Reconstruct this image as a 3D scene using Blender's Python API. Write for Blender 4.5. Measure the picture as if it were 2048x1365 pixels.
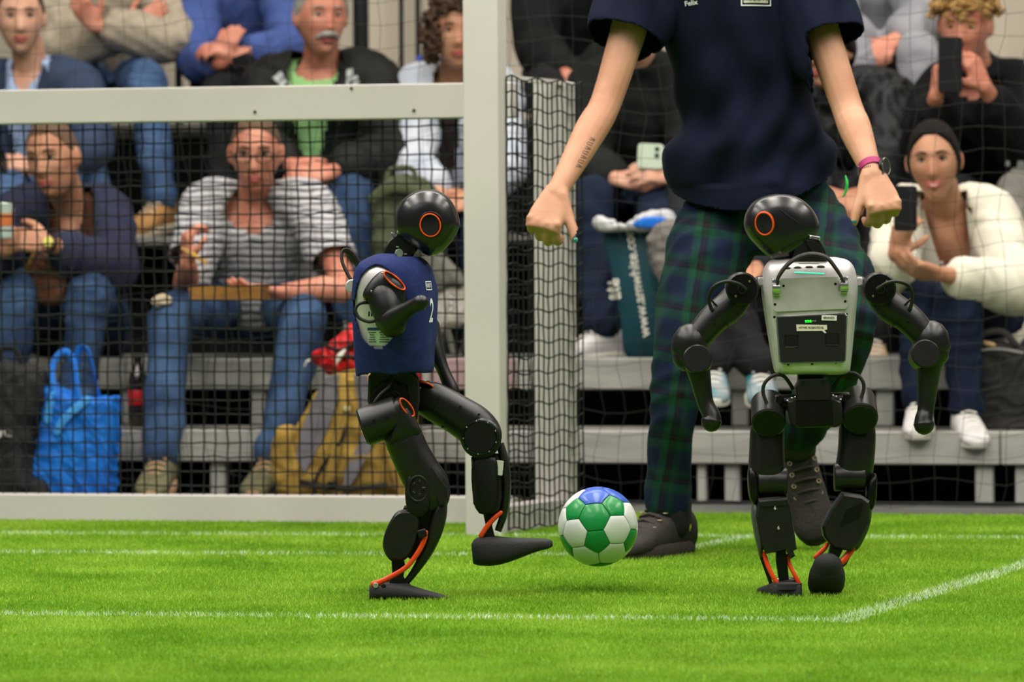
import bpy, bmesh, math, random
import numpy as np
from mathutils import Vector, Matrix, noise
from mathutils.bvhtree import BVHTree
random.seed(7); RNG = np.random.default_rng(7)
for o in list(bpy.data.objects): bpy.data.objects.remove(o)
SC = bpy.context.scene; COL = SC.collection

# ---------------------------------------------------------------- camera, light, exposure
FPX, CAMH, ROLL = 9500.0, 0.70, 0.0057
PITCH = math.atan(142.5 / FPX)
cd = bpy.data.cameras.new('camera'); cam = bpy.data.objects.new('camera', cd); COL.objects.link(cam)
cam.location = (0, 0, CAMH)
CR = Matrix.Rotation(math.pi/2 - PITCH, 3, 'X') @ Matrix.Rotation(-ROLL, 3, 'Z')
cam.rotation_euler = CR.to_euler()
cd.sensor_width = 36.0; cd.lens = 36.0 * FPX / 2048.0
cd.clip_start = 0.5; cd.clip_end = 200
cd.dof.use_dof = True; cd.dof.focus_distance = 10.1; cd.dof.aperture_fstop = 6.2
SC.camera = cam
w = bpy.data.worlds.new('hall_ambient'); SC.world = w; w.use_nodes = True
w.node_tree.nodes['Background'].inputs[0].default_value = (0.86, 0.93, 1.0, 1)
w.node_tree.nodes['Background'].inputs[1].default_value = 0.045
def area(x, y, z, sx, sy, power, col=(1, 0.95, 0.87), aim=None):
    l = bpy.data.lights.new('hall_or_fill_light', 'AREA'); l.shape = 'RECTANGLE'; l.size = sx; l.size_y = sy
    l.energy = power; l.color = col
    o = bpy.data.objects.new('hall_or_fill_light', l); COL.objects.link(o); o.location = (x, y, z)
    if aim: o.rotation_euler = (Vector(aim) - Vector((x, y, z))).to_track_quat('-Z', 'Y').to_euler()
    return o
for i in range(5):                                   # rows of long lamps high over the field
    area(-5.0 + i*2.5, 9.5, 5.2, 0.9, 7.0, 272)
area(0.0, 15.2, 6.2, 9.0, 1.0, 300)                  # lamps over the stand
area(-3.0, 4.0, 5.0, 3.0, 1.0, 34, (0.9, 0.95, 1.0), (0, 12, 0.6))  # added front fill to lift camera-facing sides, no lamp of the hall
area(4.0, 4.5, 5.0, 3.0, 1.0, 28, (1, 0.95, 0.9), (0, 12, 0.6))  # second added fill, warmer, from the front right
SC.view_settings.view_transform = 'Standard'; SC.view_settings.look = 'None'
SC.view_settings.exposure = 0.0; SC.view_settings.gamma = 1.0; SC.view_settings.use_curve_mapping = False

# ---------------------------------------------------------------- coordinates
TH = math.atan(2344/9500.0)
U = Vector((math.cos(TH), -math.sin(TH), 0)); VV = Vector((math.sin(TH), math.cos(TH), 0)); ZZ = Vector((0, 0, 1))
CO = Vector((0, 0, CAMH))
def ray(px, py): return CR @ Vector(((px-1024)/FPX, (682.5-py)/FPX, -1.0))
def W(px, py, Y):
    d = ray(px, py); return CO + d*(Y/d.y)
def G(px, py, z=0.0):
    d = ray(px, py); return CO + d*((z-CAMH)/d.z)
def V(px, py, s):
    d = ray(px, py); return CO + d*((s)/d.dot(VV))
class Frame:                                          # a metric frame hung at one point, axes x right, y down, d away, unit = 1 px at that distance
    def __init__(f, cx, cy, Y, rot=0.0):
        f.o = W(cx, cy, Y); f.c = (cx, cy); f.k = Y/FPX; f.r = rot
        f.X = (CR @ Vector((1, 0, 0))); f.D = Vector((0, 1, 0)); f.Z = CR @ Vector((0, 1, 0)); f.Z.y = 0; f.X.y = 0
        f.X.normalize(); f.Z.normalize()
    def __call__(f, x, y, d=0.0):
        return f.o + f.X*((x-f.c[0])*f.k) + f.D*(d*f.k) - f.Z*((y-f.c[1])*f.k)

# ---------------------------------------------------------------- materials
def lin(c):
    return tuple((v/255/12.92 if v/255 <= 0.04045 else ((v/255+0.055)/1.055)**2.4) for v in c) + (1.0,)
MATS = {}
def mat(name, c, rough=0.6, metal=0.0, c2=None, nscale=8.0, bump=0.0, bscale=60.0, spec=0.32, emit=None, estr=0.0, sss=0.0, coat=0.0, stretch=None, lo=0.35, hi=0.65, trans=0.0, alpha=1.0):
    if name in MATS: return MATS[name]
    m = bpy.data.materials.new(name); m.use_nodes = True; nt = m.node_tree; b = nt.nodes['Principled BSDF']
    b.inputs['Base Color'].default_value = lin(c); b.inputs['Roughness'].default_value = rough
    b.inputs['Metallic'].default_value = metal; b.inputs['Specular IOR Level'].default_value = spec
    if coat: b.inputs['Coat Weight'].default_value = coat; b.inputs['Coat Roughness'].default_value = 0.15
    if sss: b.inputs['Subsurface Weight'].default_value = sss; b.inputs['Subsurface Scale'].default_value = 0.02; b.inputs['Subsurface Radius'].default_value = (1, .35, .2)
    if trans: b.inputs['Transmission Weight'].default_value = trans
    if emit: b.inputs['Emission Color'].default_value = lin(emit); b.inputs['Emission Strength'].default_value = estr
    if c2 or bump:
        tc = nt.nodes.new('ShaderNodeTexCoord'); src = tc.outputs['Object']
        if stretch:
            mp = nt.nodes.new('ShaderNodeMapping'); mp.inputs['Scale'].default_value = stretch
            nt.links.new(src, mp.inputs[0]); src = mp.outputs[0]
    if c2:
        n = nt.nodes.new('ShaderNodeTexNoise'); n.inputs['Scale'].default_value = nscale; n.inputs['Detail'].default_value = 4
        nt.links.new(src, n.inputs['Vector'])
        r = nt.nodes.new('ShaderNodeValToRGB'); r.color_ramp.elements[0].position = lo; r.color_ramp.elements[1].position = hi
        r.color_ramp.elements[0].color = lin(c); r.color_ramp.elements[1].color = lin(c2)
        nt.links.new(n.outputs['Fac'], r.inputs[0]); nt.links.new(r.outputs[0], b.inputs['Base Color'])
    if bump:
        n = nt.nodes.new('ShaderNodeTexNoise'); n.inputs['Scale'].default_value = bscale; n.inputs['Detail'].default_value = 3
        nt.links.new(src, n.inputs['Vector'])
        bp = nt.nodes.new('ShaderNodeBump'); bp.inputs['Strength'].default_value = bump; bp.inputs['Distance'].default_value = 0.004
        nt.links.new(n.outputs['Fac'], bp.inputs['Height']); nt.links.new(bp.outputs[0], b.inputs['Normal'])
    MATS[name] = m; return m
def bands(name, axis_stops, rough=0.85, mixf=0.5, warp=0.0, rot=0.0):
    """fabric woven from bands: axis_stops = [(axis, period, [(pos, colour)...]), ...]"""
    m = bpy.data.materials.new(name); m.use_nodes = True; nt = m.node_tree; b = nt.nodes['Principled BSDF']
    b.inputs['Roughness'].default_value = rough; b.inputs['Specular IOR Level'].default_value = 0.2
    tc = nt.nodes.new('ShaderNodeTexCoord'); src = tc.outputs['Object']
    mp = nt.nodes.new('ShaderNodeMapping'); mp.inputs['Rotation'].default_value = (0, rot, 0)
    nt.links.new(src, mp.inputs[0]); src = mp.outputs[0]
    if warp:
        n = nt.nodes.new('ShaderNodeTexNoise'); n.inputs['Scale'].default_value = 9
        nt.links.new(src, n.inputs['Vector'])
        vm = nt.nodes.new('ShaderNodeVectorMath'); vm.operation = 'MULTIPLY_ADD'; vm.inputs[1].default_value = (warp, warp, warp)
        nt.links.new(n.outputs['Color'], vm.inputs[0]); nt.links.new(src, vm.inputs[2]); src = vm.outputs[0]
    sp = nt.nodes.new('ShaderNodeSeparateXYZ'); nt.links.new(src, sp.inputs[0])
    outs = []
    for ax, per, stops in axis_stops:
        mu = nt.nodes.new('ShaderNodeMath'); mu.operation = 'MULTIPLY'; mu.inputs[1].default_value = 1/per
        nt.links.new(sp.outputs[ax], mu.inputs[0])
        fr = nt.nodes.new('ShaderNodeMath'); fr.operation = 'FRACT'; nt.links.new(mu.outputs[0], fr.inputs[0])
        r = nt.nodes.new('ShaderNodeValToRGB'); r.color_ramp.interpolation = 'LINEAR'
        e = r.color_ramp.elements
        while len(e) < len(stops): e.new(0.5)
        for k, (p, c) in enumerate(stops): e[k].position = p; e[k].color = lin(c)
        nt.links.new(fr.outputs[0], r.inputs[0]); outs.append(r.outputs[0])
    o = outs[0]
    if len(outs) > 1:
        mx = nt.nodes.new('ShaderNodeMix'); mx.data_type = 'RGBA'; mx.inputs[0].default_value = mixf
        nt.links.new(outs[0], mx.inputs[6]); nt.links.new(outs[1], mx.inputs[7]); o = mx.outputs[2]
    nt.links.new(o, b.inputs['Base Color'])
    return m

# ---------------------------------------------------------------- mesh soup
class S:
    def __init__(s): s.v = []; s.f = []
    def add(s, vs, fs):
        b = len(s.v); s.v.extend([tuple(v) for v in vs]); s.f.extend([tuple(i+b for i in f) for f in fs]); return s
def basis(d, ref=None):
    d = d.normalized(); ref = ref or (Vector((0, 0, 1)) if abs(d.z) < 0.9 else Vector((1, 0, 0)))
    a = ref - d*ref.dot(d)
    if a.length < 1e-6: a = Vector((1, 0, 0)) - d*d.x
    a.normalize(); return a, d.cross(a)
def rings(s, rs, cap=True, closed=False):
    n = len(rs[0]); b = len(s.v)
    for r in rs: s.v.extend([tuple(p) for p in r])
    m = len(rs)
    for i in range(m if closed else m-1):
        for j in range(n):
            a = b+i*n+j; c = b+i*n+(j+1) % n; d = b+((i+1) % m)*n+j; e = b+((i+1) % m)*n+(j+1) % n
            s.f.append((a, c, e, d))
    if cap and not closed:
        s.f.append(tuple(b+j for j in range(n))[::-1]); s.f.append(tuple(b+(m-1)*n+j for j in range(n)))
    return s
def cr(pts, k):
    """catmull-rom through pts (tuples/vectors), k sub-steps"""
    P = [np.array(p, float) for p in pts]; P = [2*P[0]-P[1]] + P + [2*P[-1]-P[-2]]; out = []
    for i in range(1, len(P)-2):
        for j in range(k):
            t = j/k; a, b, c, d = P[i-1:i+3]
            out.append(0.5*((2*b)+(-a+c)*t+(2*a-5*b+4*c-d)*t*t+(-a+3*b-3*c+d)*t**3))
    out.append(P[-2]); return out
def tube(s, pts, rad, n=12, k=4, ref=None, flat=1.0, round_ends=True):
    """swept tapered tube; rad = list or number; flat scales the second axis"""
    if not hasattr(rad, '__len__'): rad = [rad]*len(pts)
    q = cr([tuple(p)+(r,) for p, r in zip(pts, rad)], k) if k > 1 else [np.array(tuple(p)+(r,)) for p, r in zip(pts, rad)]
    C = [Vector(a[:3]) for a in q]; R = [max(float(a[3]), 1e-4) for a in q]
    T = []
    for i in range(len(C)):
        t = (C[min(i+1, len(C)-1)]-C[max(i-1, 0)])
        T.append(t.normalized() if t.length > 1e-9 else Vector((0, 0, 1)))
    if round_ends:
        h0 = [(C[0]-T[0]*R[0]*math.sin(a), R[0]*math.cos(a), T[0]) for a in (1.35, 0.95, 0.5)]
        h1 = [(C[-1]+T[-1]*R[-1]*math.sin(a), R[-1]*math.cos(a), T[-1]) for a in (0.5, 0.95, 1.35)]
        C = [h[0] for h in h0]+C+[h[0] for h in h1]; R = [h[1] for h in h0]+R+[h[1] for h in h1]; T = [h[2] for h in h0]+T+[h[2] for h in h1]
    a, b = basis(T[0], ref); rs = []
    for c, r, t in zip(C, R, T):
        a = (a - t*a.dot(t)).normalized(); b = t.cross(a)
        rs.append([c + a*(r*math.cos(x)) + b*(r*flat*math.sin(x)) for x in [2*math.pi*j/n for j in range(n)]])
    return rings(s, rs)
def ell(s, c, r, M=None, nu=16, nv=10, e=1.0):
    c = Vector(c); M = M or Matrix.Identity(3); rs = []
    sg = lambda x, p: math.copysign(abs(x)**p, x)
    for i in range(nv+1):
        la = -math.pi/2+math.pi*(0.02+0.96*i/nv)
        rs.append([c + M @ Vector((r[0]*sg(math.cos(la), e)*sg(math.cos(x), e), r[1]*sg(math.cos(la), e)*sg(math.sin(x), e), r[2]*sg(math.sin(la), e))) for x in [2*math.pi*j/nu for j in range(nu)]])
    return rings(s, rs)
def loft(s, secs, n=24, e=1.0, k=3):
    """secs: (centre, vecA, vecB) ; superellipse exponent e (<1 boxier)"""
    q = cr([tuple(c)+tuple(a)+tuple(b) for c, a, b in secs], k) if k > 1 else [np.array(tuple(c)+tuple(a)+tuple(b)) for c, a, b in secs]
    sg = lambda x: math.copysign(abs(x)**e, x); rs = []
    for a in q:
        c, A, B = Vector(a[:3]), Vector(a[3:6]), Vector(a[6:9])
        rs.append([c + A*sg(math.cos(x)) + B*sg(math.sin(x)) for x in [2*math.pi*j/n for j in range(n)]])
    return rings(s, rs)
def box(s, c, A, B, C, bev=0.0):
    """centre and three half-axis vectors; bevelled as a chamfered box"""
    c = Vector(c); A, B, C = Vector(A), Vector(B), Vector(C)
    if bev <= 0:
        vs = [c+A*i+B*j+C*k for k in (-1, 1) for j in (-1, 1) for i in (-1, 1)]
        return s.add(vs, [(0, 2, 3, 1), (4, 5, 7, 6), (0, 1, 5, 4), (2, 6, 7, 3), (0, 4, 6, 2), (1, 3, 7, 5)])
    la, lb, lc = A.length, B.length, C.length; bev = min(bev, la*.9, lb*.9, lc*.9)
    def ring(h, ins):
        a, b = A*(1-ins/la), B*(1-ins/lb); ba = A*(bev/la); bb = B*(bev/lb); z = c + C*h
        return [z+a-bb*0+b*1-ba, z-a+ba+b, z-a+b-bb, z-a-b+bb, z-a+ba-b, z+a-ba-b, z+a-b+bb, z+a+b-bb]
    return rings(s, [ring(-1, bev), ring(-1+bev/lc, 0), ring(1-bev/lc, 0), ring(1, bev)])
def cyl(s, c, ax, r, h, n=24, r2=None, bev=0.0):
    """axis from c along ax*h"""
    c = Vector(c); ax = Vector(ax).normalized(); a, b = basis(ax); r2 = r if r2 is None else r2
    def rg(t, rr): return [c+ax*t+a*(rr*math.cos(x))+b*(rr*math.sin(x)) for x in [2*math.pi*j/n for j in range(n)]]
    if bev: return rings(s, [rg(0, r-bev), rg(bev, r), rg(h-bev, r2), rg(h, r2-bev)])
    return rings(s, [rg(0, r), rg(h, r2)])
def ringt(s, c, ax, R, r, n=32, m=8, A=None, B=None):
    """torus; A,B optional half-axis vectors for an oval"""
    c = Vector(c)
    if A is None:
        a, b = basis(Vector(ax)); A = a*R; B = b*R
    N = A.cross(B).normalized(); rs = []
    for i in range(n):
        t = 2*math.pi*i/n; p = c+A*math.cos(t)+B*math.sin(t); o = (A*math.cos(t)+B*math.sin(t)).normalized()
        rs.append([p+o*(r*math.cos(x))+N*(r*math.sin(x)) for x in [2*math.pi*j/m for j in range(m)]])
    return rings(s, rs, closed=True)
def pillow(s, F, outline, d, hd, e=0.7, k=4, layers=9, dtilt=None):
    """a body with its own thickness whose side view is outline (frame units); d centre depth, hd half depth"""
    P = outline + [outline[0], outline[1], outline[2]]
    pts = []
    n = len(outline)
    for i in range(n):
        a, b, c, dd = [np.array(outline[(i+j-1) % n], float) for j in range(4)]
        for j in range(k):
            t = j/k; pts.append(0.5*((2*b)+(-a+c)*t+(2*a-5*b+4*c-dd)*t*t+(-a+3*b-3*c+dd)*t**3))
    pts = np.array(pts); cc = pts.mean(axis=0); rs = []
    for i in range(layers):
        la = -math.pi/2 + math.pi*(i+0.5)/layers if e > 0.45 else None
        if la is None:
            u = -1+2*i/(layers-1); dep = u; sc = 1.0 - (0.12*max(0, (abs(u)-0.55)/0.45)**2)
        else:
            sc = math.cos(la)**e; dep = math.copysign(abs(math.sin(la))**e, la)
        ring_ = []
        for p in pts:
            q = cc+(p-cc)*sc; ddp = d+dep*hd
            if dtilt: ddp += dtilt(q[0], q[1])
            ring_.append(F(q[0], q[1], ddp))
        rs.append(ring_)
    return rings(s, rs)

# ---------------------------------------------------------------- objects
ORG = {}
def thing(name, label, cat, loc, group=None):
    o = bpy.data.objects.new(name, None); COL.objects.link(o); o.location = loc; o.empty_display_size = 0.1
    o['label'] = label; o['category'] = cat
    if group: o['group'] = group
    ORG[o.name] = Vector(loc); return o
def org(o): return ORG.get(o.name, Vector((0, 0, 0)))
def fix_normals(me):
    bm = bmesh.new(); bm.from_mesh(me); bmesh.ops.recalc_face_normals(bm, faces=bm.faces); bm.to_mesh(me); bm.free()
def obj(name, s, m, parent=None, smooth=True, loc=None, label=None, recalc=True, sharp=35):
    base = org(parent) if parent is not None else Vector(loc or (0, 0, 0))
    me = bpy.data.meshes.new(name)
    if isinstance(s, S):
        me.from_pydata([(v[0]-base.x, v[1]-base.y, v[2]-base.z) for v in s.v], [], s.f)
        if recalc: fix_normals(me)
    else:
        v, f = s
        v = np.asarray(v, np.float32) - np.array(base, np.float32); f = np.asarray(f, np.int32)
        me.vertices.add(len(v)); me.vertices.foreach_set('co', v.ravel())
        k = f.shape[1]; me.loops.add(f.size); me.loops.foreach_set('vertex_index', f.ravel())
        me.polygons.add(len(f)); me.polygons.foreach_set('loop_start', np.arange(0, f.size, k, dtype=np.int32))
        me.update(calc_edges=True)
    me.materials.append(m)
    if smooth:
        me.polygons.foreach_set('use_smooth', [True]*len(me.polygons))
        if sharp: me.set_sharp_from_angle(angle=math.radians(sharp))
    o = bpy.data.objects.new(name, me); COL.objects.link(o)
    if parent is not None: o.parent = parent; ORG[o.name] = base
    else: o.location = base; ORG[o.name] = base
    if label: o['label'] = label
    return o
def tag(o, label=None, cat=None, group=None, kind=None):
    if label: o['label'] = label
    if cat: o['category'] = cat
    if group: o['group'] = group
    if kind: o['kind'] = kind
    return o
def remesh(s, vox, smooth=4, fold=0.0, fk=18.0, seed=0, cut=None, thick=0.0, gather=None):
    """soup -> one continuous skin; returns (verts, quads)"""
    me = bpy.data.meshes.new('tmp'); me.from_pydata(s.v, [], s.f); fix_normals(me)
    o = bpy.data.objects.new('tmp', me); COL.objects.link(o)
    md = o.modifiers.new('r', 'REMESH'); md.mode = 'VOXEL'; md.voxel_size = vox
    if smooth:
        sm = o.modifiers.new('s', 'SMOOTH'); sm.factor = 0.5; sm.iterations = smooth
    dg = bpy.context.evaluated_depsgraph_get(); ev = o.evaluated_get(dg); m2 = ev.to_mesh()
    n = len(m2.vertices); v = np.zeros(n*3, np.float32); m2.vertices.foreach_get('co', v); v = v.reshape(-1, 3)
    nr = np.zeros(n*3, np.float32); m2.vertices.foreach_get('normal', nr); nr = nr.reshape(-1, 3)
    q = np.zeros(len(m2.loops), np.int32); m2.loops.foreach_get('vertex_index', q)
    f = q.reshape(-1, 4) if len(q) == 4*len(m2.polygons) else None
    ev.to_mesh_clear(); bpy.data.objects.remove(o); bpy.data.meshes.remove(me)
    if fold:
        r = np.random.default_rng(seed); d = np.zeros(len(v))
        for i in range(4):
            a = r.normal(size=3); a /= np.linalg.norm(a); b = r.normal(size=3)*fk*0.45; c = r.normal(size=3)*fk*.3
            wv = np.sin(v@(a*fk*(0.7+0.5*i)) + 2.2*np.sin(v@b+r.uniform(0, 6)) + 1.3*np.sin(v@c*2+r.uniform(0, 6)))
            d += (1-np.abs(wv))*2-1 if i % 2 else wv
        v = v + nr*(d*fold/2.4)[:, None].astype(np.float32)
    if cut is not None:
        c = v[f].mean(axis=1); keep = ~cut(c); f = f[keep]
        used = np.unique(f); mp = -np.ones(len(v), np.int64); mp[used] = np.arange(len(used)); v = v[used]; f = mp[f]
    return v, f
def text_mesh(txt, size, bold=False, depth=0.0003, spacing=1.0):
    c = bpy.data.curves.new('t', 'FONT'); c.body = txt; c.size = size; c.align_x = 'CENTER'; c.align_y = 'CENTER'; c.extrude = depth; c.space_character = spacing
    if bold: c.offset = size*0.018
    o = bpy.data.objects.new('t', c); COL.objects.link(o); dg = bpy.context.evaluated_depsgraph_get()
    me = bpy.data.meshes.new_from_object(o.evaluated_get(dg)); bpy.data.objects.remove(o)
    s = S(); s.v = [tuple(v.co) for v in me.vertices]; s.f = [tuple(p.vertices) for p in me.polygons]; bpy.data.meshes.remove(me); return s
def place_text(s, c, right, up, out=None):
    """text soup in xy -> world; lies on plane (right, up)"""
    right = Vector(right).normalized(); up = Vector(up).normalized(); n = right.cross(up)
    return S().add([Vector(c)+right*v[0]+up*v[1]+n*v[2] for v in s.v], s.f)
def wrap(s, target, dirn, off=0.0008, far=0.3):
    """lay a soup onto the surface of an object: cast each vertex along dirn"""
    me = target.data; base = target.matrix_world.translation if False else org(target)
    bv = BVHTree.FromPolygons([tuple(Vector(v.co)+base) for v in me.vertices], [tuple(p.vertices) for p in me.polygons])
    d = Vector(dirn).normalized(); out = []
    for v in s.v:
        h = bv.ray_cast(Vector(v)-d*far, d, far*2)
        out.append(tuple(h[0]-d*off) if h[0] else v)
    t = S(); t.v = out; t.f = s.f; return t
def subdiv(s, cuts=2):
    bm = bmesh.new(); vs = [bm.verts.new(v) for v in s.v]
    for f in s.f:
        try: bm.faces.new([vs[i] for i in f])
        except ValueError: pass
    bmesh.ops.triangulate(bm, faces=bm.faces)
    bmesh.ops.subdivide_edges(bm, edges=bm.edges, cuts=cuts, use_grid_fill=True)
    bm.verts.index_update(); t = S(); t.v = [tuple(v.co) for v in bm.verts]; t.f = [tuple(v.index for v in f.verts) for f in bm.faces]; bm.free(); return t
def edge_tubes(P, closed=False, r=0.002):
    """vectorised 3-sided prisms along the last-but-one axis of P (n, m, 3)"""
    A = P[:, :-1].reshape(-1, 3); B = P[:, 1:].reshape(-1, 3); d = B-A; d /= np.linalg.norm(d, axis=1)[:, None]+1e-9
    ref = np.where(np.abs(d[:, 2:3]) > 0.8, np.array([[1., 0, 0]]), np.array([[0, 0, 1.]]))
    a = np.cross(d, ref); a /= np.linalg.norm(a, axis=1)[:, None]; b = np.cross(d, a)
    vs = []
    for k in range(3):
        o = a*math.cos(2.0944*k)*r+b*math.sin(2.0944*k)*r; vs += [A+o, B+o]
    Vt = np.stack(vs, axis=1).reshape(-1, 3); n = len(A); base = (np.arange(n)*6)[:, None]
    f = np.concatenate([base+np.array([[0, 1, 3, 2]]), base+np.array([[2, 3, 5, 4]]), base+np.array([[4, 5, 1, 0]])])
    return Vt, f
# ================================================================= SETTING
turf = mat('turf_base', (62, 104, 20), 0.9, c2=(84, 130, 32), nscale=5, bump=0.6, bscale=180, spec=0.1)
hallfl = mat('hall_floor', (88, 88, 84), 0.7, c2=(70, 70, 68), nscale=3)
beam_m = mat('goal_white', (202, 195, 191), 0.5, c2=(194, 188, 184), nscale=3, bump=0.05, bscale=30)
def quad_ground(c, s0, s1, u0, u1, z0, z1):
    s = S(); box(s, U*((u0+u1)/2-3.3)+VV*((s0+s1)/2)+ZZ*((z0+z1)/2), U*((u1-u0)/2), VV*((s1-s0)/2), ZZ*((z1-z0)/2)); return s
s_edge = G(1700, 1030).dot(VV)                        # back edge of the turf
tag(obj('floor', quad_ground(0, 2, 24, -9, 9, -0.06, -0.02), hallfl, smooth=False), kind='structure')
tag(obj('floor_turf', quad_ground(0, 4.5, s_edge, -7, 7, -0.02, 0.0), turf, smooth=False), 'green artificial turf carpet', kind='structure')
# painted lines on the turf, measured on the ground
def gl(a, b, wd):
    a, b = G(*a), G(*b); d = (b-a); d.z = 0; L = d.length; d.normalize(); n = Vector((-d.y, d.x, 0)); return (a, d, n, L, wd)
LINES = [gl((-900, 1065), (2900, 1082), .062), gl((-900, 1103), (1310, 1113.5), .062), gl((1300, 1112), (1497, 1077), .062),
         gl((-900, 1224), (1705, 1244), .062), gl((1672, 1248), (2500, 994), .062)]
def line_of(x, y):
    out = np.full(len(x), -1)
    for i, (a, d, n, L, wd) in enumerate(LINES):
        t = (x-a.x)*d.x+(y-a.y)*d.y; q = (x-a.x)*n.x+(y-a.y)*n.y
        out[(t > 0) & (t < L) & (np.abs(q) < wd/2)] = i
    return out
def blades(x, y, hgt, wid, seed):
    r = np.random.default_rng(seed); n = len(x); a = r.uniform(0, 6.283, n); l = r.uniform(0, 6.283, n); lean = r.uniform(0.1, 0.9, n)*hgt
    h = hgt*r.uniform(0.6, 1.15, n); cx, sx = np.cos(a)*wid/2, np.sin(a)*wid/2
    z0 = np.zeros(n)
    P0 = np.stack([x-cx, y-sx, z0], 1); P1 = np.stack([x+cx, y+sx, z0], 1)
    mx, my = x+np.cos(l)*lean*.3, y+np.sin(l)*lean*.3
    P2 = np.stack([mx+cx*.8, my+sx*.8, h*.6], 1); P3 = np.stack([mx-cx*.8, my-sx*.8, h*.6], 1)
    P4 = np.stack([x+np.cos(l)*lean, y+np.sin(l)*lean, h], 1)
    v = np.stack([P0, P1, P4], 1).reshape(-1, 3); b = (np.arange(n)*3)[:, None]
    return v, b+np.array([[0, 1, 2]])
N = 490000
yy = RNG.uniform(7.6, 14.2, N); ww = 2048/FPX*yy/2+0.55; xx = RNG.uniform(-1, 1, N)*ww
keep = (xx*VV.x+yy*VV.y) < s_edge; xx, yy = xx[keep], yy[keep]
li = line_of(xx, yy); white = (li >= 0) & (RNG.random(len(xx)) < 0.50)
def grass_mat(name, cols, sc=1.0):
    m = bpy.data.materials.new(name); m.use_nodes = True; nt = m.node_tree; b = nt.nodes['Principled BSDF']
    b.inputs['Roughness'].default_value = 0.6; b.inputs['Specular IOR Level'].default_value = 0.15
    tc = nt.nodes.new('ShaderNodeTexCoord'); n1 = nt.nodes.new('ShaderNodeTexNoise'); n1.inputs['Scale'].default_value = 2.6; n1.inputs['Detail'].default_value = 3
    n2 = nt.nodes.new('ShaderNodeTexNoise'); n2.inputs['Scale'].default_value = 160; n2.inputs['Detail'].default_value = 1
    for n in (n1, n2): nt.links.new(tc.outputs['Object'], n.inputs['Vector'])
    ad = nt.nodes.new('ShaderNodeMath'); ad.operation = 'MULTIPLY_ADD'; ad.inputs[1].default_value = 0.45
    nt.links.new(n1.outputs['Fac'], ad.inputs[0]); mu = nt.nodes.new('ShaderNodeMath'); mu.operation = 'MULTIPLY'; mu.inputs[1].default_value = 0.55
    nt.links.new(n2.outputs['Fac'], mu.inputs[0]); nt.links.new(mu.outputs[0], ad.inputs[2])
    r = nt.nodes.new('ShaderNodeValToRGB'); e = r.color_ramp.elements; e[0].position = 0.36; e[1].position = 0.64; e[0].color = lin(cols[0]); e[1].color = lin(cols[2])
    k = e.new(0.5); k.color = lin(cols[1]); nt.links.new(ad.outputs[0], r.inputs[0]); nt.links.new(r.outputs[0], b.inputs['Base Color'])
    tr = nt.nodes.new('ShaderNodeBsdfTranslucent'); nt.links.new(r.outputs[0], tr.inputs['Color'])
    mx = nt.nodes.new('ShaderNodeMixShader'); mx.inputs[0].default_value = 0.35; out = nt.nodes['Material Output']
    nt.links.new(b.outputs[0], mx.inputs[1]); nt.links.new(tr.outputs[0], mx.inputs[2]); nt.links.new(mx.outputs[0], out.inputs['Surface'])
    return m
gm = grass_mat('grass_blade', [(99, 144, 29), (139, 181, 45), (181, 211, 82)])
wm = grass_mat('white_blade', [(196, 216, 172), (222, 236, 205), (245, 250, 238)])
tag(obj('turf_grass', blades(xx[~white], yy[~white], .0105, .0024, 1), gm, smooth=False), 'short bright green artificial grass pile of the playing field', 'grass', kind='stuff')
for i in range(5):
    k = white & (li == i)
    if k.any(): tag(obj('trim_%d' % (i+1), blades(xx[k], yy[k], .0115, .0028, 5+i), wm, smooth=False), 'white field line in the turf', kind='structure')

# back wall: ribbed beige hall wall
wallm = mat('wall_beige', (196, 186, 168), 0.8, c2=(184, 173, 156), nscale=1.5)
s = S(); n = 170; rs = []
for i in range(n):
    u = -7+14*i/(n-1); dd = 17.6 + (0.03 if (i//2) % 2 else 0.0)
    rs.append([U*u+VV*dd+ZZ*(-.02), U*u+VV*dd+ZZ*6.0, U*u+VV*(18.0)+ZZ*6.0, U*u+VV*(18.0)+ZZ*(-.02)])
rings(s, rs); tag(obj('wall_back', s, wallm, smooth=False), kind='structure')
railm = mat('rail_black', (16, 18, 18), 0.5)
for x, wd, y1, s_, lb in ((357, .013, 470, 16.9, 'black upright rail post between the beige and blue sweaters'), (722, .030, 200, 17.2, 'thick black upright post behind the black jacket man'),
                     (803, .009, 260, 16.9, 'thin black rail post left of the curly haired woman'), (836, .009, 260, 17.0, 'thin black rail post behind the clear bottle')):
    p = V(x, 100, s_); s = S(); cyl(s, Vector((p.x, p.y, 1.236)), ZZ, wd, 1.7, 12)
    cyl(s, Vector((p.x, p.y, 1.231)), ZZ, wd*2.2, .015, 16)
    tag(obj('rail_post', s, railm), lb, 'post', 'black posts behind the top row')

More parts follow.
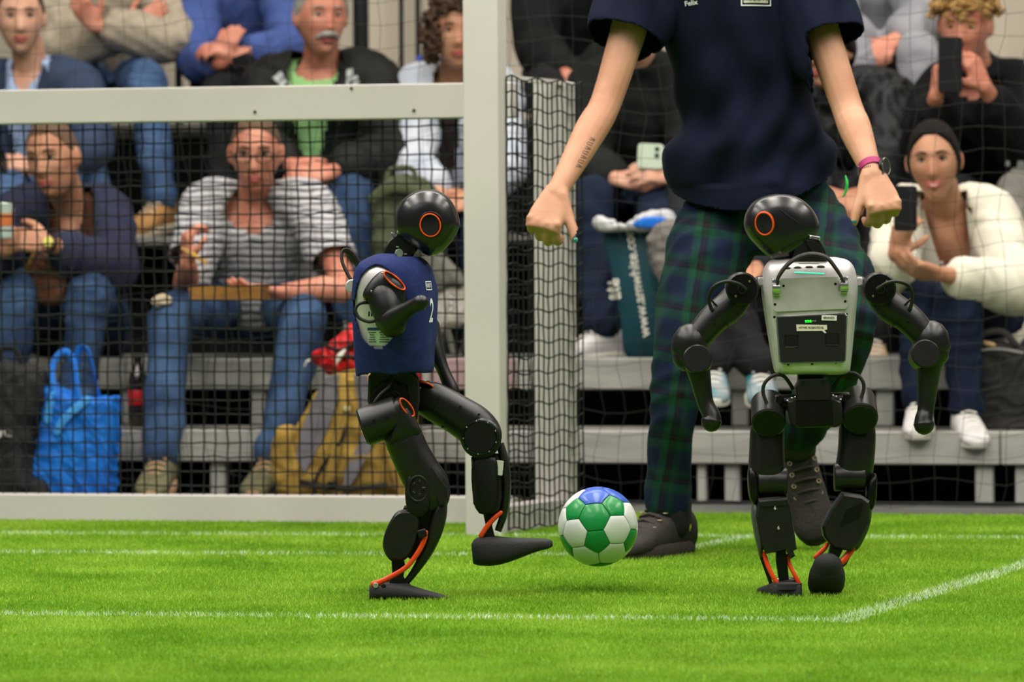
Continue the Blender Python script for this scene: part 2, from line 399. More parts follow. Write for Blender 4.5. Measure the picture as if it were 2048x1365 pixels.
# the stand: grey-white timber steps, front faces square to the goal line
SA, SB, SD, SE = 14.19, 14.62, 15.42, 16.22
ZA, ZB, ZD, ZE = .205, .42, .82, 1.23
woodm = mat('step_board', (166, 165, 158), 0.7, c2=(146, 145, 139), nscale=4, bump=0.15, bscale=40, stretch=(1, 1, 6))
woodp = mat('step_board_pinkish', (168, 140, 140), 0.7, c2=(150, 124, 124), nscale=4)
treadm = mat('step_tread', (125, 122, 115), 0.7, c2=(105, 103, 98), nscale=5)
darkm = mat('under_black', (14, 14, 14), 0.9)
st = thing('bleacher', 'tiered spectator stand of pale grey timber steps over black voids', 'bleacher', U*0+VV*SA)
def board(name, u0, u1, s0, s1, z0, z1, m, lab=None):
    s = S(); box(s, U*((u0+u1)/2)+VV*((s0+s1)/2)+ZZ*((z0+z1)/2), U*((u1-u0)/2), VV*((s1-s0)/2), ZZ*((z1-z0)/2), 0.004)
    return obj(name, s, m, st, smooth=False, label=lab)
def uu(px, py, s): return V(px, py, s).dot(U)
uj = uu(2000, 900, SA)
for a, b in ((-6, uu(-420, 900, SA)), (uu(-420, 900, SA), uu(640, 900, SA)), (uu(640, 900, SA), uj), (uj, 6)):
    board('riser_board', a+.002, b-.002, SA, SA+.03, ZA-.10, ZA, woodm)
    board('tread', a+.002, b-.002, SA+.03, SB-.0, ZA-.02, ZA, treadm)
um = uu(860, 760, SB); un = uu(945, 760, SB)
for a, b, m, lb in ((-6, uu(250, 760, SB), woodm, None), (uu(250, 760, SB), um, woodm, None), (um, un+.14, woodp, 'pinkish riser board'), (un+.14, uu(1960, 760, SB), woodm, None), (uu(1960, 760, SB), 6, woodm, None)):
    board('riser_board', a+.002, b-.002, SB, SB+.03, ZB-.10, ZB, m, lb)
    board('tread', a+.002, b-.002, SB+.03, SD, ZB-.02, ZB, treadm)
for a, b in ((-6, -1.4), (-1.4, 1.0), (1.0, 6)):
    board('tread', a+.002, b-.002, SD, SE, ZD-.03, ZD, treadm)
    board('tread', a+.002, b-.002, SE, 17.4, ZE-.03, ZE, treadm)
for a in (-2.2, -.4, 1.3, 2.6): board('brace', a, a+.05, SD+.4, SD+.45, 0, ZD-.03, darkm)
s = S(); box(s, VV*(SA+.36)+ZZ*.04, U*6, VV*.01, ZZ*.06); obj('void_shade_sheet', s, darkm, st, smooth=False)  # black sheets stand in for the shade of the open voids under the steps
s = S(); box(s, VV*(SB+.25)+ZZ*.20, U*6, VV*.01, ZZ*.195); obj('void_shade_sheet', s, darkm, st, smooth=False)
s = S(); box(s, VV*(SD+.30)+ZZ*.40, U*6, VV*.01, ZZ*.38); obj('void_shade_sheet', s, darkm, st, smooth=False)
s = S(); box(s, VV*(SE+.1)+ZZ*.60, U*6, VV*.01, ZZ*.58); obj('void_shade_sheet', s, darkm, st, smooth=False)
legm = mat('step_leg', (165, 165, 158), 0.6, c2=(145, 145, 140), nscale=6)
for x0, x1 in ((1394, 1411), (1449, 1478), (1950, 1986), (2030, 2066), (-60, -25), (420, 450)):
    board('leg', uu(x0, 960, SA+.02), uu(x1, 960, SA+.02), SA+.02, SA+.06, -.02, ZA-.10, legm)
for x0, x1 in ((1463, 1494), (1752, 1787), (244, 262), (500, 530), (2090, 2120)):
    board('leg', uu(x0, 830, SB+.02), uu(x1, 830, SB+.02), SB+.02, SB+.06, ZA, ZB-.10, legm)
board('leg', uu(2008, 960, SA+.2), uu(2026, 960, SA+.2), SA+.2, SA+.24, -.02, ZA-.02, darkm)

# ================================================================= GOAL
P0 = G(975, 1070); gb = P0.dot(VV); gu = P0.dot(U)       # centre of near-left front post foot
goal = thing('goal', 'white wooden square-post goal with black net, its post right of the blue-jersey robot', 'goal', P0)
def gpt(u, v, z): return U*(gu+u)+VV*(gb+v)+ZZ*z
def gbox(name, u0, u1, v0, v1, z0, z1, m=beam_m, parent=goal):
    s = S(); box(s, gpt((u0+u1)/2, (v0+v1)/2, (z0+z1)/2), U*((u1-u0)/2), VV*((v1-v0)/2), ZZ*((z1-z0)/2), 0.0025); return obj(name, s, m, parent, smooth=False)
h = .0475; zt = (1070-(-262))/757.; BD = .53; ZB0 = .075; ZT0, ZT1 = 1.122, 1.215; BU = .062
gbox('post', -h, h, -h, h, 0, 1.75); gbox('post', -2.6-h, -2.6+h, -h, h, 0, 1.75)
gbox('crossbar', -2.6+h, -h, -h, h, 1.66, 1.75)
gbox('back_post', BU-h, BU+h, BD-h, BD+h, 0, ZT1); gbox('back_post', -2.6-h, -2.6+h, BD-h, BD+h, 0, ZT1)
tb = gbox('top_beam', -2.6+h, -h, BD-.04, BD+.045, ZT0-.003, ZT1)
gbox('floor_beam', -2.6+h, -h, BD-.04, BD+.045, 0, ZB0)
s = S(); box(s, gpt(BU/2, BD/2, .035), U*.04, VV*(BD/2-h)+U*(BU/2), ZZ*.035); obj('floor_beam', s, beam_m, goal, smooth=False); gbox('floor_beam', -2.6-h, -2.6+h, h, BD-h, 0, ZB0-.005)
s = S(); box(s, gpt(h-.02+BU/2, BD/2, ZT1-.004), U*.008, VV*(BD/2-h)+U*(BU/2), ZZ*.007); obj('side_rail', s, beam_m, goal, smooth=False); gbox('side_rail', -2.6-h+.02, -2.6-h+.045, h, BD-h, ZT1-.012, ZT1+.003)
scm = mat('screw_dark', (60, 62, 55), 0.5)
for px, py in ((510, 224), (703, 177), (828, 221)):
    q = V(px, py, gb+BD-.041); s = S(); cyl(s, q, -VV, .0045, .002, 12); cyl(s, q-VV*.002, -VV, .002, .001, 8); obj('screw', s, scm, tb)
netm = mat('net_black', (20, 24, 20), 0.8)
def wob(P, a, seed):
    r = np.random.default_rng(seed); return P + r.normal(size=P.shape)*a
def netgrid(org_, du, dv, nu, nv, a, seed, sag=None):
    i, j = np.meshgrid(np.arange(nu+1), np.arange(nv+1), indexing='ij')
    P = np.array(org_)[None, None]+i[..., None]*np.array(du)/nu+j[..., None]*np.array(dv)/nv
    P = wob(P, a, seed)
    if sag is not None: P = P + sag(i/nu, j/nv)
    return P
def net(name, grids, r, m, parent):
    vs, fs, b = [], [], 0
    for P in grids:
        for Q in (P, P.transpose(1, 0, 2)):
            v, f = edge_tubes(Q, r=r); vs.append(v); fs.append(f+b); b += len(v)
    return tag(obj(name, (np.concatenate(vs), np.concatenate(fs)), m, parent, smooth=False), kind='stuff')
g1 = netgrid(gpt(-2.6, BD+.01, .06), U*2.66, ZZ*1.08, 76, 27, .0013, 3)
def rip(u, v): return np.stack([0*u, 0*u, .012*np.sin(u*9+v*3)*0+0.006*np.sin(u*20)], -1)
g2 = netgrid(gpt(h+.004, h*.6, .01), VV*(BD+h*.5)+U*(BU+.014), ZZ*1.20, 15, 29, .0007, 4, rip)
g3 = netgrid(gpt(-2.6-h, h, .01), VV*(BD-h*1.2), ZZ*1.20, 15, 30, .0018, 5)
net('net', [g1, g2, g3], .0026, netm, goal)
# hall safety net in front of the stand
sn = thing('safety_net', 'thin wide-meshed black safety net hanging before the spectators', 'net', U*(-3.3)+VV*13.62)
def sgf(u, v): return np.stack([.010*np.sin(v*31+u*40)+.006*np.sin(v*60), .02*np.sin(u*50), .010*np.sin(u*97+v*9)+.008*np.sin(u*41)], -1)
g = netgrid(U*(-6.3)+VV*13.62+ZZ*(.02), U*5.8, ZZ*2.1, 87, 31, .0022, 9, sgf)
safem = mat('safety_net_cord', (42, 44, 40), 0.7)
net('net', [g], .0008, safem, sn)
sc_ = S(); tube(sc_, [U*(-6.3)+VV*13.62+ZZ*.02, U*(-3.3)+VV*13.62+ZZ*.016, U*(-.5)+VV*13.62+ZZ*.02], .004, 8); obj('bottom_rope', sc_, netm, sn)
# ================================================================= ROBOTS
blk = mat('robot_black', (19, 18, 18), 0.36, c2=(25, 24, 23), nscale=30, spec=0.42, bump=0.05, bscale=900)
blkg = mat('robot_head_black', (24, 24, 24), 0.27, spec=0.6)
blkd = mat('robot_dark', (11, 12, 11), 0.5)
blkm = mat('robot_motor', (17, 17, 17), 0.35, metal=0.3)
rubber = mat('robot_rubber', (44, 43, 44), 0.75, bump=0.2, bscale=200)
orange = mat('robot_orange', (240, 84, 20), 0.4)
redor = mat('robot_rod', (235, 62, 22), 0.35, c2=(226, 82, 36), nscale=40)
silver = mat('robot_silver', (210, 203, 203), 0.34, metal=0.35, c2=(200, 194, 194), nscale=60, spec=0.5)
silverd = mat('robot_plate', (194, 188, 186), 0.42, metal=0.2, c2=(184, 178, 176), nscale=40)
chrome = mat('robot_chrome', (215, 215, 212), 0.18, metal=0.9)
meshb = mat('speaker_mesh', (14, 14, 16), 0.6, bump=0.8, bscale=1500)
cablem = mat('cable_black', (32, 32, 30), 0.5)
screwm = mat('robot_screw', (28, 28, 26), 0.4, metal=0.6)
brassm = mat('screw_brass', (150, 135, 85), 0.35, metal=0.7)
whitel = mat('label_white', (228, 226, 214), 0.6)
teal_led = mat('led_teal', (60, 220, 180), 0.4, emit=(40, 225, 175), estr=1.2)
green_led = mat('led_green', (60, 230, 60), 0.4, emit=(30, 240, 50), estr=1.6)
grey_led = mat('led_off', (110, 112, 108), 0.5)
handm = mat('handle_strap', (48, 44, 42), 0.6, bump=0.3, bscale=400)

def T(name, F, pts, rad, m, parent, n=16, k=4, flat=1.0, ref=None, label=None):
    s = S(); tube(s, [F(*p) for p in pts], [r*F.k for r in (rad if hasattr(rad, '__len__') else [rad]*len(pts))], n, k, ref, flat); return obj(name, s, m, parent, label=label)
def PIL(name, F, out, d, hd, m, parent, e=0.55, label=None, dt=None, layers=11):
    s = S(); pillow(s, F, out, d, hd, e, 4, layers, dt); return obj(name, s, m, parent, label=label)
def DISC(name, F, c, ax, r, h, m, parent, n=28, bev=None, r2=None):
    a = (F.X*ax[0]-F.Z*ax[1]+F.D*ax[2]).normalized(); s = S()
    cyl(s, F(*c), a, r*F.k, h*F.k, n, None if r2 is None else r2*F.k, (min(r, h)*0.12*F.k) if bev is None else bev*F.k); return obj(name, s, m, parent)
def BX(name, F, c, hx, hy, hd, m, parent, rot=0, bev=1.5, label=None, tilt=0):
    A = F.X*math.cos(rot)-F.Z*math.sin(rot); B = F.X*math.sin(rot)+F.Z*math.cos(rot); D_ = F.D
    if tilt: B, D_ = B*math.cos(tilt)+F.D*math.sin(tilt), F.D*math.cos(tilt)-B*math.sin(tilt)
    s = S(); box(s, F(*c), A*hx*F.k, B*hy*F.k, D_*hd*F.k, bev*F.k); return obj(name, s, m, parent, smooth=False, label=label)
def CABLE(name, F, pts, r, parent):
    """corrugated hose"""
    q = cr(pts, 14); s = S(); C = [F(*p) for p in q]; t0 = C[0]; rs = []; a, b = basis(C[1]-C[0])
    for i, c in enumerate(C):
        t = (C[min(i+1, len(C)-1)]-C[max(i-1, 0)]).normalized(); a = (a-t*a.dot(t)).normalized(); b = t.cross(a); rr = (r*(1.0 if i % 2 else 0.78))*F.k
        rs.append([c+a*(rr*math.cos(x))+b*(rr*math.sin(x)) for x in [2*math.pi*j/10 for j in range(10)]])
    rings(s, rs); return obj(name, s, cablem, parent, sharp=None)
def SCREW(F, c, r, parent, m=screwm, ax=(0, 0, -1)):
    a = (F.X*ax[0]-F.Z*ax[1]+F.D*ax[2]).normalized(); s = S(); cyl(s, F(*c), a, r*F.k, 1.0*F.k, 14)
    ringt(s, F(*c)+a*F.k*1.0, a, r*F.k*.85, r*F.k*.22, 14, 5); return obj('screw', s, m, parent)
def OVAL(name, F, c, A, B, r, m, parent):
    s = S(); v = lambda q: F.X*(q[0]*F.k)-F.Z*(q[1]*F.k)+F.D*(q[2]*F.k)
    ringt(s, F(*c), None, 0, r*F.k, 36, 8, v(A), v(B)); return obj(name, s, m, parent)
def OVALFILL(name, F, c, A, B, m, parent):
    s = S(); v = lambda q: F.X*(q[0]*F.k)-F.Z*(q[1]*F.k)+F.D*(q[2]*F.k); A, B = v(A), v(B); N = A.cross(B).normalized()
    if N.y > 0: N = -N
    rs = [[F(*c)+N*h+A*(sc*math.cos(x))+B*(sc*math.sin(x)) for x in [2*math.pi*j/28 for j in range(28)]] for h, sc in ((-.004, .98), (0.0005, .98), (-.0015, .5), (-.0018, .05))]
    rings(s, rs); return obj(name, s, m, parent)
def RR(c, hx, hy, r=0.25, n=5, rot=0.0, skew=0):
    """rounded rectangle outline"""
    o = []; rr = r*min(hx, hy)
    for k, (sx, sy) in enumerate(((1, 1), (-1, 1), (-1, -1), (1, -1))):
        for j in range(n):
            a = (k+j/(n-1))*math.pi/2; x = sx*(hx-rr)+rr*math.cos(a); y = sy*(hy-rr)+rr*math.sin(a)
            o.append((c[0]+x*math.cos(rot)-y*math.sin(rot)+skew*y, c[1]+x*math.sin(rot)+y*math.cos(rot)))
    return o
def OUTL(pts, F, d, hd, name, m, parent, bev=1.5, label=None):
    """plate: polygon extruded with a chamfer"""
    P = [Vector((p[0], p[1])) for p in pts]; c = sum(P, Vector((0, 0)))/len(P); L = max((p-c).length for p in P)
    s = S(); rs = []
    for dd, ins in ((-hd, bev), (-hd+bev, 0), (hd-bev, 0), (hd, bev)):
        rs.append([F(*(c+(p-c)*(1-ins/L)), d+dd) for p in P])
    rings(s, rs); return obj(name, s, m, parent, label=label, sharp=25)

# ---------------------------------------------------------------- robot seen from behind (right)
YR = 10.15; F = Frame(1615, 1190, YR)
r2 = thing('humanoid_robot', 'black humanoid robot with a bare silver back plate, seen from behind at the right', 'robot', G(1570, 1195), 'humanoid football robots')
# head: an egg with a blunt chin and brow
hd_out = [(1487, 450), (1491, 425), (1508, 402), (1536, 390), (1568, 388), (1598, 397), (1622, 417), (1635, 442), (1636, 462), (1626, 484), (1606, 503), (1580, 517), (1556, 522), (1534, 512), (1512, 492), (1495, 471)]
head2 = PIL('head', F, hd_out, -8, 66, blkg, r2, 0.62, layers=19)
ex, ey = 1524, 448
OVALFILL('speaker', F, (ex, ey, -74), (15, -2, -5), (3, 20, 2), meshb, head2)
OVAL('speaker_ring', F, (ex, ey, -74), (17, -2, -6), (3, 22, 2), 1.8, orange, head2)
OVAL('speaker_ring', F, (ex+.8, ey-1, -72), (18.5, -2, -6), (3.2, 23.4, 2), 1.0, mat('robot_orange_dark', (170, 60, 25), .5), head2)
s = S(); tube(s, [F(1532, 397, -48), F(1546, 410, -66), F(1566, 428, -75), F(1592, 446, -74)], .5*F.k, 6); obj('seam', s, blkd, head2)
# neck bracket
nk = OUTL([(1578, 520), (1586, 492), (1592, 474), (1610, 468), (1632, 476), (1645, 498), (1651, 520)], F, -38, 26, 'neck', blk, r2, 3)
OUTL([(1606, 480), (1627, 482), (1640, 500), (1645, 512), (1622, 508), (1612, 494)], F, -66, 3, 'neck_cover', blkg, nk, 1.5)
BX('neck_clip', F, (1625, 476, -62), 11, 4, 6, chrome, nk, rot=.18, bev=1.5)
# torso shell
def tsec(y, x, hw, hdp, sl=0.0):
    return (F(x, y, -6+sl), F.X*(hw*F.k), F.D*(hdp*F.k))
s = S(); loft(s, [tsec(514, 1617, 52, 34), tsec(519, 1617, 74, 48), tsec(530, 1617, 86, 60), tsec(548, 1617, 92.5, 66), tsec(580, 1618, 95, 69), tsec(612, 1618.5, 92, 70), tsec(660, 1620, 86, 70), tsec(705, 1621.5, 80, 70), tsec(732, 1622.5, 76, 68), tsec(744, 1623, 73, 62), tsec(748, 1623, 66, 52)], 48, 0.42, 3)
tor = obj('torso_shell', s, silver, r2, sharp=60)
D0 = -76
# upper cover plate, battery bay
OUTL([(1538, 556), (1548, 554), (1550, 588), (1556, 586), (1556, 556), (1670, 552), (1671, 582), (1678, 584), (1681, 556), (1689, 556), (1690, 612), (1686, 617), (1546, 623), (1541, 618)], F, D0, 2.2, 'upper_plate', silverd, tor, .8)
OUTL([(1548, 632), (1684, 625), (1689, 630), (1686, 720), (1682, 724), (1559, 727), (1553, 723), (1547, 640)], F, D0, 2.0, 'battery_frame', chrome, tor, .8)
bat = OUTL([(1550, 634), (1682, 627.5), (1686, 632), (1684, 718), (1681, 720.5), (1560, 723.5), (1556, 720), (1550, 638)], F, D0-2.2, 2.0, 'battery', mat('battery_black', (24, 25, 23), .55), tor, .8)
for (cx, cy) in ((1577.5, 680), (1658.5, 677)):
    s = S(); ringt(s, F(cx, cy, D0-4.6), None, 0, .9*F.k, 4, 5, F.X*(13*F.k)+F.Z*(12*F.k), F.X*(13*F.k)-F.Z*(12*F.k)); obj('grip_rim', s, blk, bat, smooth=False)
    BX('grip_recess', F, (cx, cy-1, D0-4.3), 12, 11, .5, blkd, bat, bev=.3)
BX('strip', F, (1575, 694, D0-4.6), 10, .5, .4, mat('olive', (70, 74, 50), .6), bat, bev=.2)
for i in range(5):
    BX('charge_light', F, (1606.3+4.6*i, 641.8-.2*i, D0-4.8), 1.7, 2.6 if i < 3 else 2.0, .6, green_led if i < 3 else grey_led, bat, rot=-.3, bev=.4)
lb = BX('name_label', F, (1652.5, 635, D0-4.8), 15, 5.2, .5, whitel, bat, rot=.03, bev=.2)
tp = OUTL([(1587, 648), (1648, 649), (1648.5, 658), (1643, 659), (1647, 665), (1644, 665.5), (1638, 660.5), (1588, 661)], F, D0-4.9, .5, 'tape_label', mat('tape_cream', (226, 214, 192), .6), bat, .2)
inkm = mat('ink_grey', (80, 78, 74), .7)
def TXT(t, size, c, right, up, m, parent, bold=True, name='lettering', sp=1.0):
    return obj(name, place_text(text_mesh(t, size, bold, 0.0002, sp), c, right, up), m, parent, smooth=False, recalc=False)
TXT('HTWK ROBOTS HL', 5.8*F.k, F(1617, 654.5, D0-5.6), F.X, F.Z, inkm, tp)
TXT('BRANDI', 6.0*F.k, F(1652, 635, D0-5.5), F.X, F.Z, inkm, lb)
for (x, y) in ((1562, 571.5), (1665, 567.5), (1545, 608), (1684.5, 602), (1544, 633.5), (1687.5, 628), (1571.5, 727.5), (1619, 726), (1666, 723.5)):
    SCREW(F, (x, y, D0-1.5 if y < 620 else D0+1), 2.5, tor)
for x, y in ((1569.5, 537), (1590.5, 536), (1613.5, 535), (1636.5, 534)):
    s = S(); d0 = -6-60+(-2); tube(s, [F(x-5, y, -67), F(x+5, y, -67)], 2.6*F.k, 10, 1); o = obj('button', s, blkd, tor)
    s = S(); ringt(s, F(x, y, -68.6), None, 0, .7*F.k, 20, 5, F.X*(8*F.k), F.Z*(3.2*F.k)); obj('button_rim', s, silverd, o)
BX('status_light', F, (1613.5, 545.8, -71.5), 29.5, 1.0, 1.2, teal_led, tor, rot=.045, bev=.3)
BX('collar_slot', F, (1613, 526, -62), 20, 1.6, 3, silverd, tor, bev=.6)
s = S(); ringt(s, F(1668, 527, -58), None, 0, .5*F.k, 24, 5, F.X*(13*F.k), F.Z*(4*F.k)+F.D*(6*F.k)); obj('port_rim', s, silverd, tor)
for cx, cy in ((1547.5, 573), (1681.5, 568)):
    hg = DISC('handle_hinge', F, (cx-8, cy+3, -82), (1, 0, 0), 11, 16, chrome, tor, bev=1)
    BX('hinge_body', F, (cx, cy+1, -80), 8, 16.5, 5, chrome, tor, bev=1.5)
T('carry_handle', F, [(1549, 566, -88), (1552, 552, -92), (1567, 531, -98), (1590, 514, -102), (1617, 508, -104), (1645, 515, -102), (1664, 536, -97), (1681, 562, -88)], [5.5, 6.5, 7, 7, 7, 7, 6.5, 5], handm, tor, 14, 5, .6, ref=F.D)
# shoulders and arms
def arm(side, sh, elb, wr, fist, disc, dd):
    sx = -1 if side < 0 else 1
    cn = T('shoulder_link', F, [(sh[0]-sx*34, sh[1]-14, -4), (sh[0]-sx*66, sh[1]-18, 0)], [11, 13], blk, r2, 14, 1)
    BX('link_bracket', F, (sh[0]-sx*38, sh[1]-14, -12), 6, 9, 12, silverd, cn, bev=2)
    j = DISC('shoulder_joint', F, (sh[0], sh[1], -52), (0, 0, 1), 33, 76, blk, r2, 36, 3)
    DISC('joint_cap', F, (sh[0], sh[1], -54), (0, 0, 1), 30, 4, blkm, j, 36, 1)
    s = S(); ringt(s, F(sh[0]+sx*1, sh[1]+2, -55), F.D, 8*F.k, 1.4*F.k); obj('hub', s, blkd, j)
    for q in range(4):
        a = .75+q*1.5708; SCREW(F, (sh[0]+20*math.cos(a), sh[1]+20*math.sin(a), -54.5), 2.2, j, brassm if q % 2 else screwm)
    mid = ((sh[0]*.45+elb[0]*.55), (sh[1]*.45+elb[1]*.55))
    u = T('upper_arm', F, [(sh[0]+sx*10, sh[1]+18, -8), (sh[0]+sx*26, sh[1]+37, -10), (mid[0], mid[1], -14), (elb[0]-sx*14, elb[1]-12, -16)], [31, 32, 30, 27], blk, r2, 28, 4)
    a0 = Vector((elb[0]-sh[0], elb[1]-sh[1])).normalized()
    for t in (.35,):
        c = (sh[0]+sx*10+(elb[0]-sh[0])*t, sh[1]+18+(elb[1]-sh[1])*t, -10)
        s = S(); ringt(s, F(*c), F.X*a0.x-F.Z*a0.y, 32.2*F.k, .7*F.k, 36, 6); obj('seam', s, blkd, u)
    BX('rib', F, (mid[0]-sx*8, mid[1]-26 if sx < 0 else mid[1]-26, -34), 26, 2, 5, blk, u, rot=math.atan2(-a0.y, a0.x), bev=1)
    SCREW(F, (mid[0]-sx*2, mid[1]+8, -44), 2.6, u)
    e_ = T('elbow', F, [(elb[0]-sx*3, elb[1]-6, -14), (elb[0]+sx*2, elb[1]+6, -16)], [38, 36], blk, r2, 28, 2)
    e2 = DISC('elbow_joint', F, (disc[0], disc[1], -58), (-.05*sx, .15, 1), 29, 54, blk, r2, 32, 3)
    f_ = T('forearm', F, [(elb[0]+sx*2, elb[1]+22, -18), ((elb[0]+wr[0])/2, (elb[1]+wr[1])/2-14, -22), (wr[0], wr[1], dd), (fist[0], fist[1]-12, dd-6), (fist[0], fist[1], dd-8)], [33, 25, 17, 18, 21], blk, r2, 24, 5)
    return j
j = arm(-1, (1482, 577), (1378, 690), (1408, 800), (1421, 842), (1392, 716), -24)
CABLE('hose', F, [(1489, 580, -60), (1474, 568, -70), (1448, 563, -72), (1424, 574, -62), (1415, 596, -50), (1421, 620, -42)], 4.2, j)
j = arm(1, (1755, 577), (1862, 684), (1850, 812), (1845, 848), (1846, 706), -24)
CABLE('hose', F, [(1748, 579, -60), (1768, 566, -70), (1790, 563, -72), (1812, 572, -62), (1820, 594, -50), (1816, 620, -42)], 4.2, j)
# waist and pelvis
wst = BX('waist', F, (1619, 748, -20), 25, 18, 26, blkd, r2, bev=3)
OUTL([(1595, 757), (1651, 755), (1657, 774), (1657, 800), (1587, 801), (1587, 776)], F, -46, 26, 'pelvis_upper', blk, r2, 4)
for x, y in ((1601, 763), (1641, 761)): SCREW(F, (x, y, -72.5), 3.2, wst)
pel = OUTL([(1571, 802), (1582, 797), (1664, 796), (1678, 802), (1683, 842), (1668, 852), (1592, 855), (1576, 848)], F, -34, 34, 'pelvis', blk, r2, 5)
OUTL([(1588, 800), (1659, 799), (1661, 847), (1588, 849)], F, -69, 2, 'pelvis_cover', blkm, pel, 1)
BX('seam', F, (1623, 826, -71.2), .5, 22, .4, blkd, pel, bev=.1)
for x, y in ((1581, 795), (1668, 792), (1572, 800), (1677, 798), (1588, 793), (1662, 790)):
    s = S(); ell(s, F(x, y, -52), (3.4*F.k, 3*F.k, 2.6*F.k), nu=8, nv=6); obj('bolt', s, chrome, pel)
T('hip_axle', F, [(1542, 806, -24), (1700, 800, -24)], [17, 17], blkm, pel, 20, 1)
for x, y in ((1556, 795), (1690, 792)):
    BX('link_bracket', F, (x, y+4, -38), 7, 10, 12, blkm, pel, rot=.2, bev=2)
CABLE('hose', F, [(1583, 777, -40), (1575, 764, -46), (1562, 750, -50), (1544, 750, -52), (1527, 764, -54), (1523, 784, -54), (1533, 812, -56)], 4.2, pel)
CABLE('hose', F, [(1664, 773, -40), (1674, 758, -46), (1692, 745, -50), (1710, 748, -52), (1722, 764, -54), (1722, 782, -54), (1714, 803, -56)], 4.2, pel)
def leg2(side, hip, face, th, kx, ky, shank, rods, plate, footf):
    ax = (face[0]-hip[0], face[1]-hip[1], -40)
    h_ = DISC('hip_motor', F, (hip[0]-ax[0]*.4, hip[1]-ax[1]*.4, 0), ax, 35, 88, blk, r2, 36, 3)
    return h_
h1 = DISC('hip_motor', F, (1536, 806, 4), (-.03, .52, -.82), 34.5, 74, blk, r2, 40, 3)
DISC('motor_face', F, (1534, 843, -56), (-.03, .52, -.82), 31.5, 4, blkd, h1, 36, 1)
h2 = DISC('hip_motor', F, (1715, 800, 4), (.01, .48, -.86), 36, 74, blk, r2, 40, 3)
DISC('motor_face', F, (1715.5, 837, -58), (.01, .48, -.86), 33, 4, blkd, h2, 36, 1)
def secs(L, e, n=32):
    s = S(); loft(s, [(F(x, y, d), F.X*(hw*F.k), F.D*(hd*F.k)) for x, y, d, hw, hd in L], n, e, 4); return s
t1 = obj('thigh', secs([(1536, 838, 2, 30, 30), (1534, 862, 0, 34, 36), (1533, 900, -2, 35, 38), (1533, 940, -4, 37, 38), (1534, 962, -4, 37, 34), (1535, 985, -6, 33, 26)], .7), blk, r2, sharp=50)
s = S(); cyl(s, F(1514, 964, -16), F.X, 29*F.k, 59*F.k, 36, None, 2*F.k); obj('knee_roller', s, blk, r2, sharp=50)
PIL('knee_plate', F, [(1495, 940), (1502, 934), (1511, 944), (1516, 975), (1514, 1003), (1507, 1008), (1498, 996), (1494, 965)], -14, 30, blkm, r2, .5)
t2 = obj('thigh', secs([(1714, 838, 2, 32, 30), (1714, 862, 0, 36.5, 36), (1713, 895, -2, 37, 38), (1709, 930, -4, 38, 38), (1706, 952, -4, 38, 34), (1702, 972, -6, 33, 26)], .7), blk, r2, sharp=50)
s = S(); cyl(s, F(1667, 954, -16), F.X, 28*F.k, 62*F.k, 36, None, 2*F.k); obj('knee_roller', s, blk, r2, sharp=50)
PIL('knee_plate', F, [(1748, 946), (1752, 960), (1750, 1000), (1742, 1020), (1732, 1018), (1730, 990), (1735, 960)], -14, 30, blkm, r2, .5)
# left (standing) shank
sk = OUTL([(1514, 998), (1572, 993), (1579, 1010), (1591, 1096), (1584, 1100), (1588, 1110), (1578, 1116), (1570, 1098), (1530, 1106), (1521, 1090), (1509, 1030)], F, -14, 34, 'shank', blk, r2, 5)
OUTL([(1517, 1002), (1570, 998), (1573, 1008), (1519, 1012)], F, -48, 2, 'shank_lip', blk, sk, 1)
PIL('calf_plate', F, [(1504, 1008), (1511, 1006), (1519, 1030), (1525, 1070), (1524, 1106), (1518, 1112), (1508, 1070), (1502, 1030)], -12, 32, mat('plate_grey', (66, 68, 62), .45), r2, .5)
for (x, y, t) in ((1547, 1014, 'ხ'), (1554, 1053.5, '6')):
    TXT('6', 10*F.k, F(x, y, -51), F.X, F.Z, whitel, sk, bold=False)
OUTL([(1551, 1071), (1566, 1070), (1572, 1120), (1576, 1158), (1556, 1160), (1550, 1120)], F, -24, 14, 'ankle_strut', blkm, r2, 2)
OUTL([(1517, 1110), (1527, 1108), (1545, 1166), (1538, 1168)], F, 0, 10, 'shin_blade', blk, r2, 2)
s = S(); tube(s, [F(1553, 1159, -30), F(1590, 1157, -30)], [5*F.k]*2, 12, 1); obj('ankle_pin', s, chrome, r2)
T('ankle_rod', F, [(1526, 1106, -34), (1533, 1128, -38), (1543, 1150, -42), (1551, 1163, -42)], [4.2, 4.6, 4.6, 5], redor, r2, 12, 4, .7)
T('ankle_rod', F, [(1573, 1110, -30), (1577, 1128, -34), (1586, 1146, -38), (1595, 1164, -38)], [3.4, 4, 4.2, 4.6], redor, r2, 12, 4, .7)
def foot_loft(L, e=.6):
    s = S(); loft(s, [(F(x, y, d), F.X*(hw*F.k), F.Z*(hh*F.k)) for x, y, d, hw, hh in L], 24, e, 4); return s
obj('foot', foot_loft([(1573, 1180, -62, 24, 13), (1572, 1179, -54, 29, 17), (1569, 1179, -20, 31, 17), (1562, 1182, 20, 34, 13), (1552, 1186, 60, 34, 9), (1545, 1189, 95, 26, 6), (1541, 1191, 112, 12, 4)]), rubber, r2, sharp=50)
s = S(); loft(s, [(F(1572, 1165, -22), F.X*(30*F.k), F.D*(44*F.k)), (F(1570, 1176, -20), F.X*(32*F.k), F.D*(46*F.k))], 28, .7, 1); obj('ankle_cuff', s, rubber, r2)
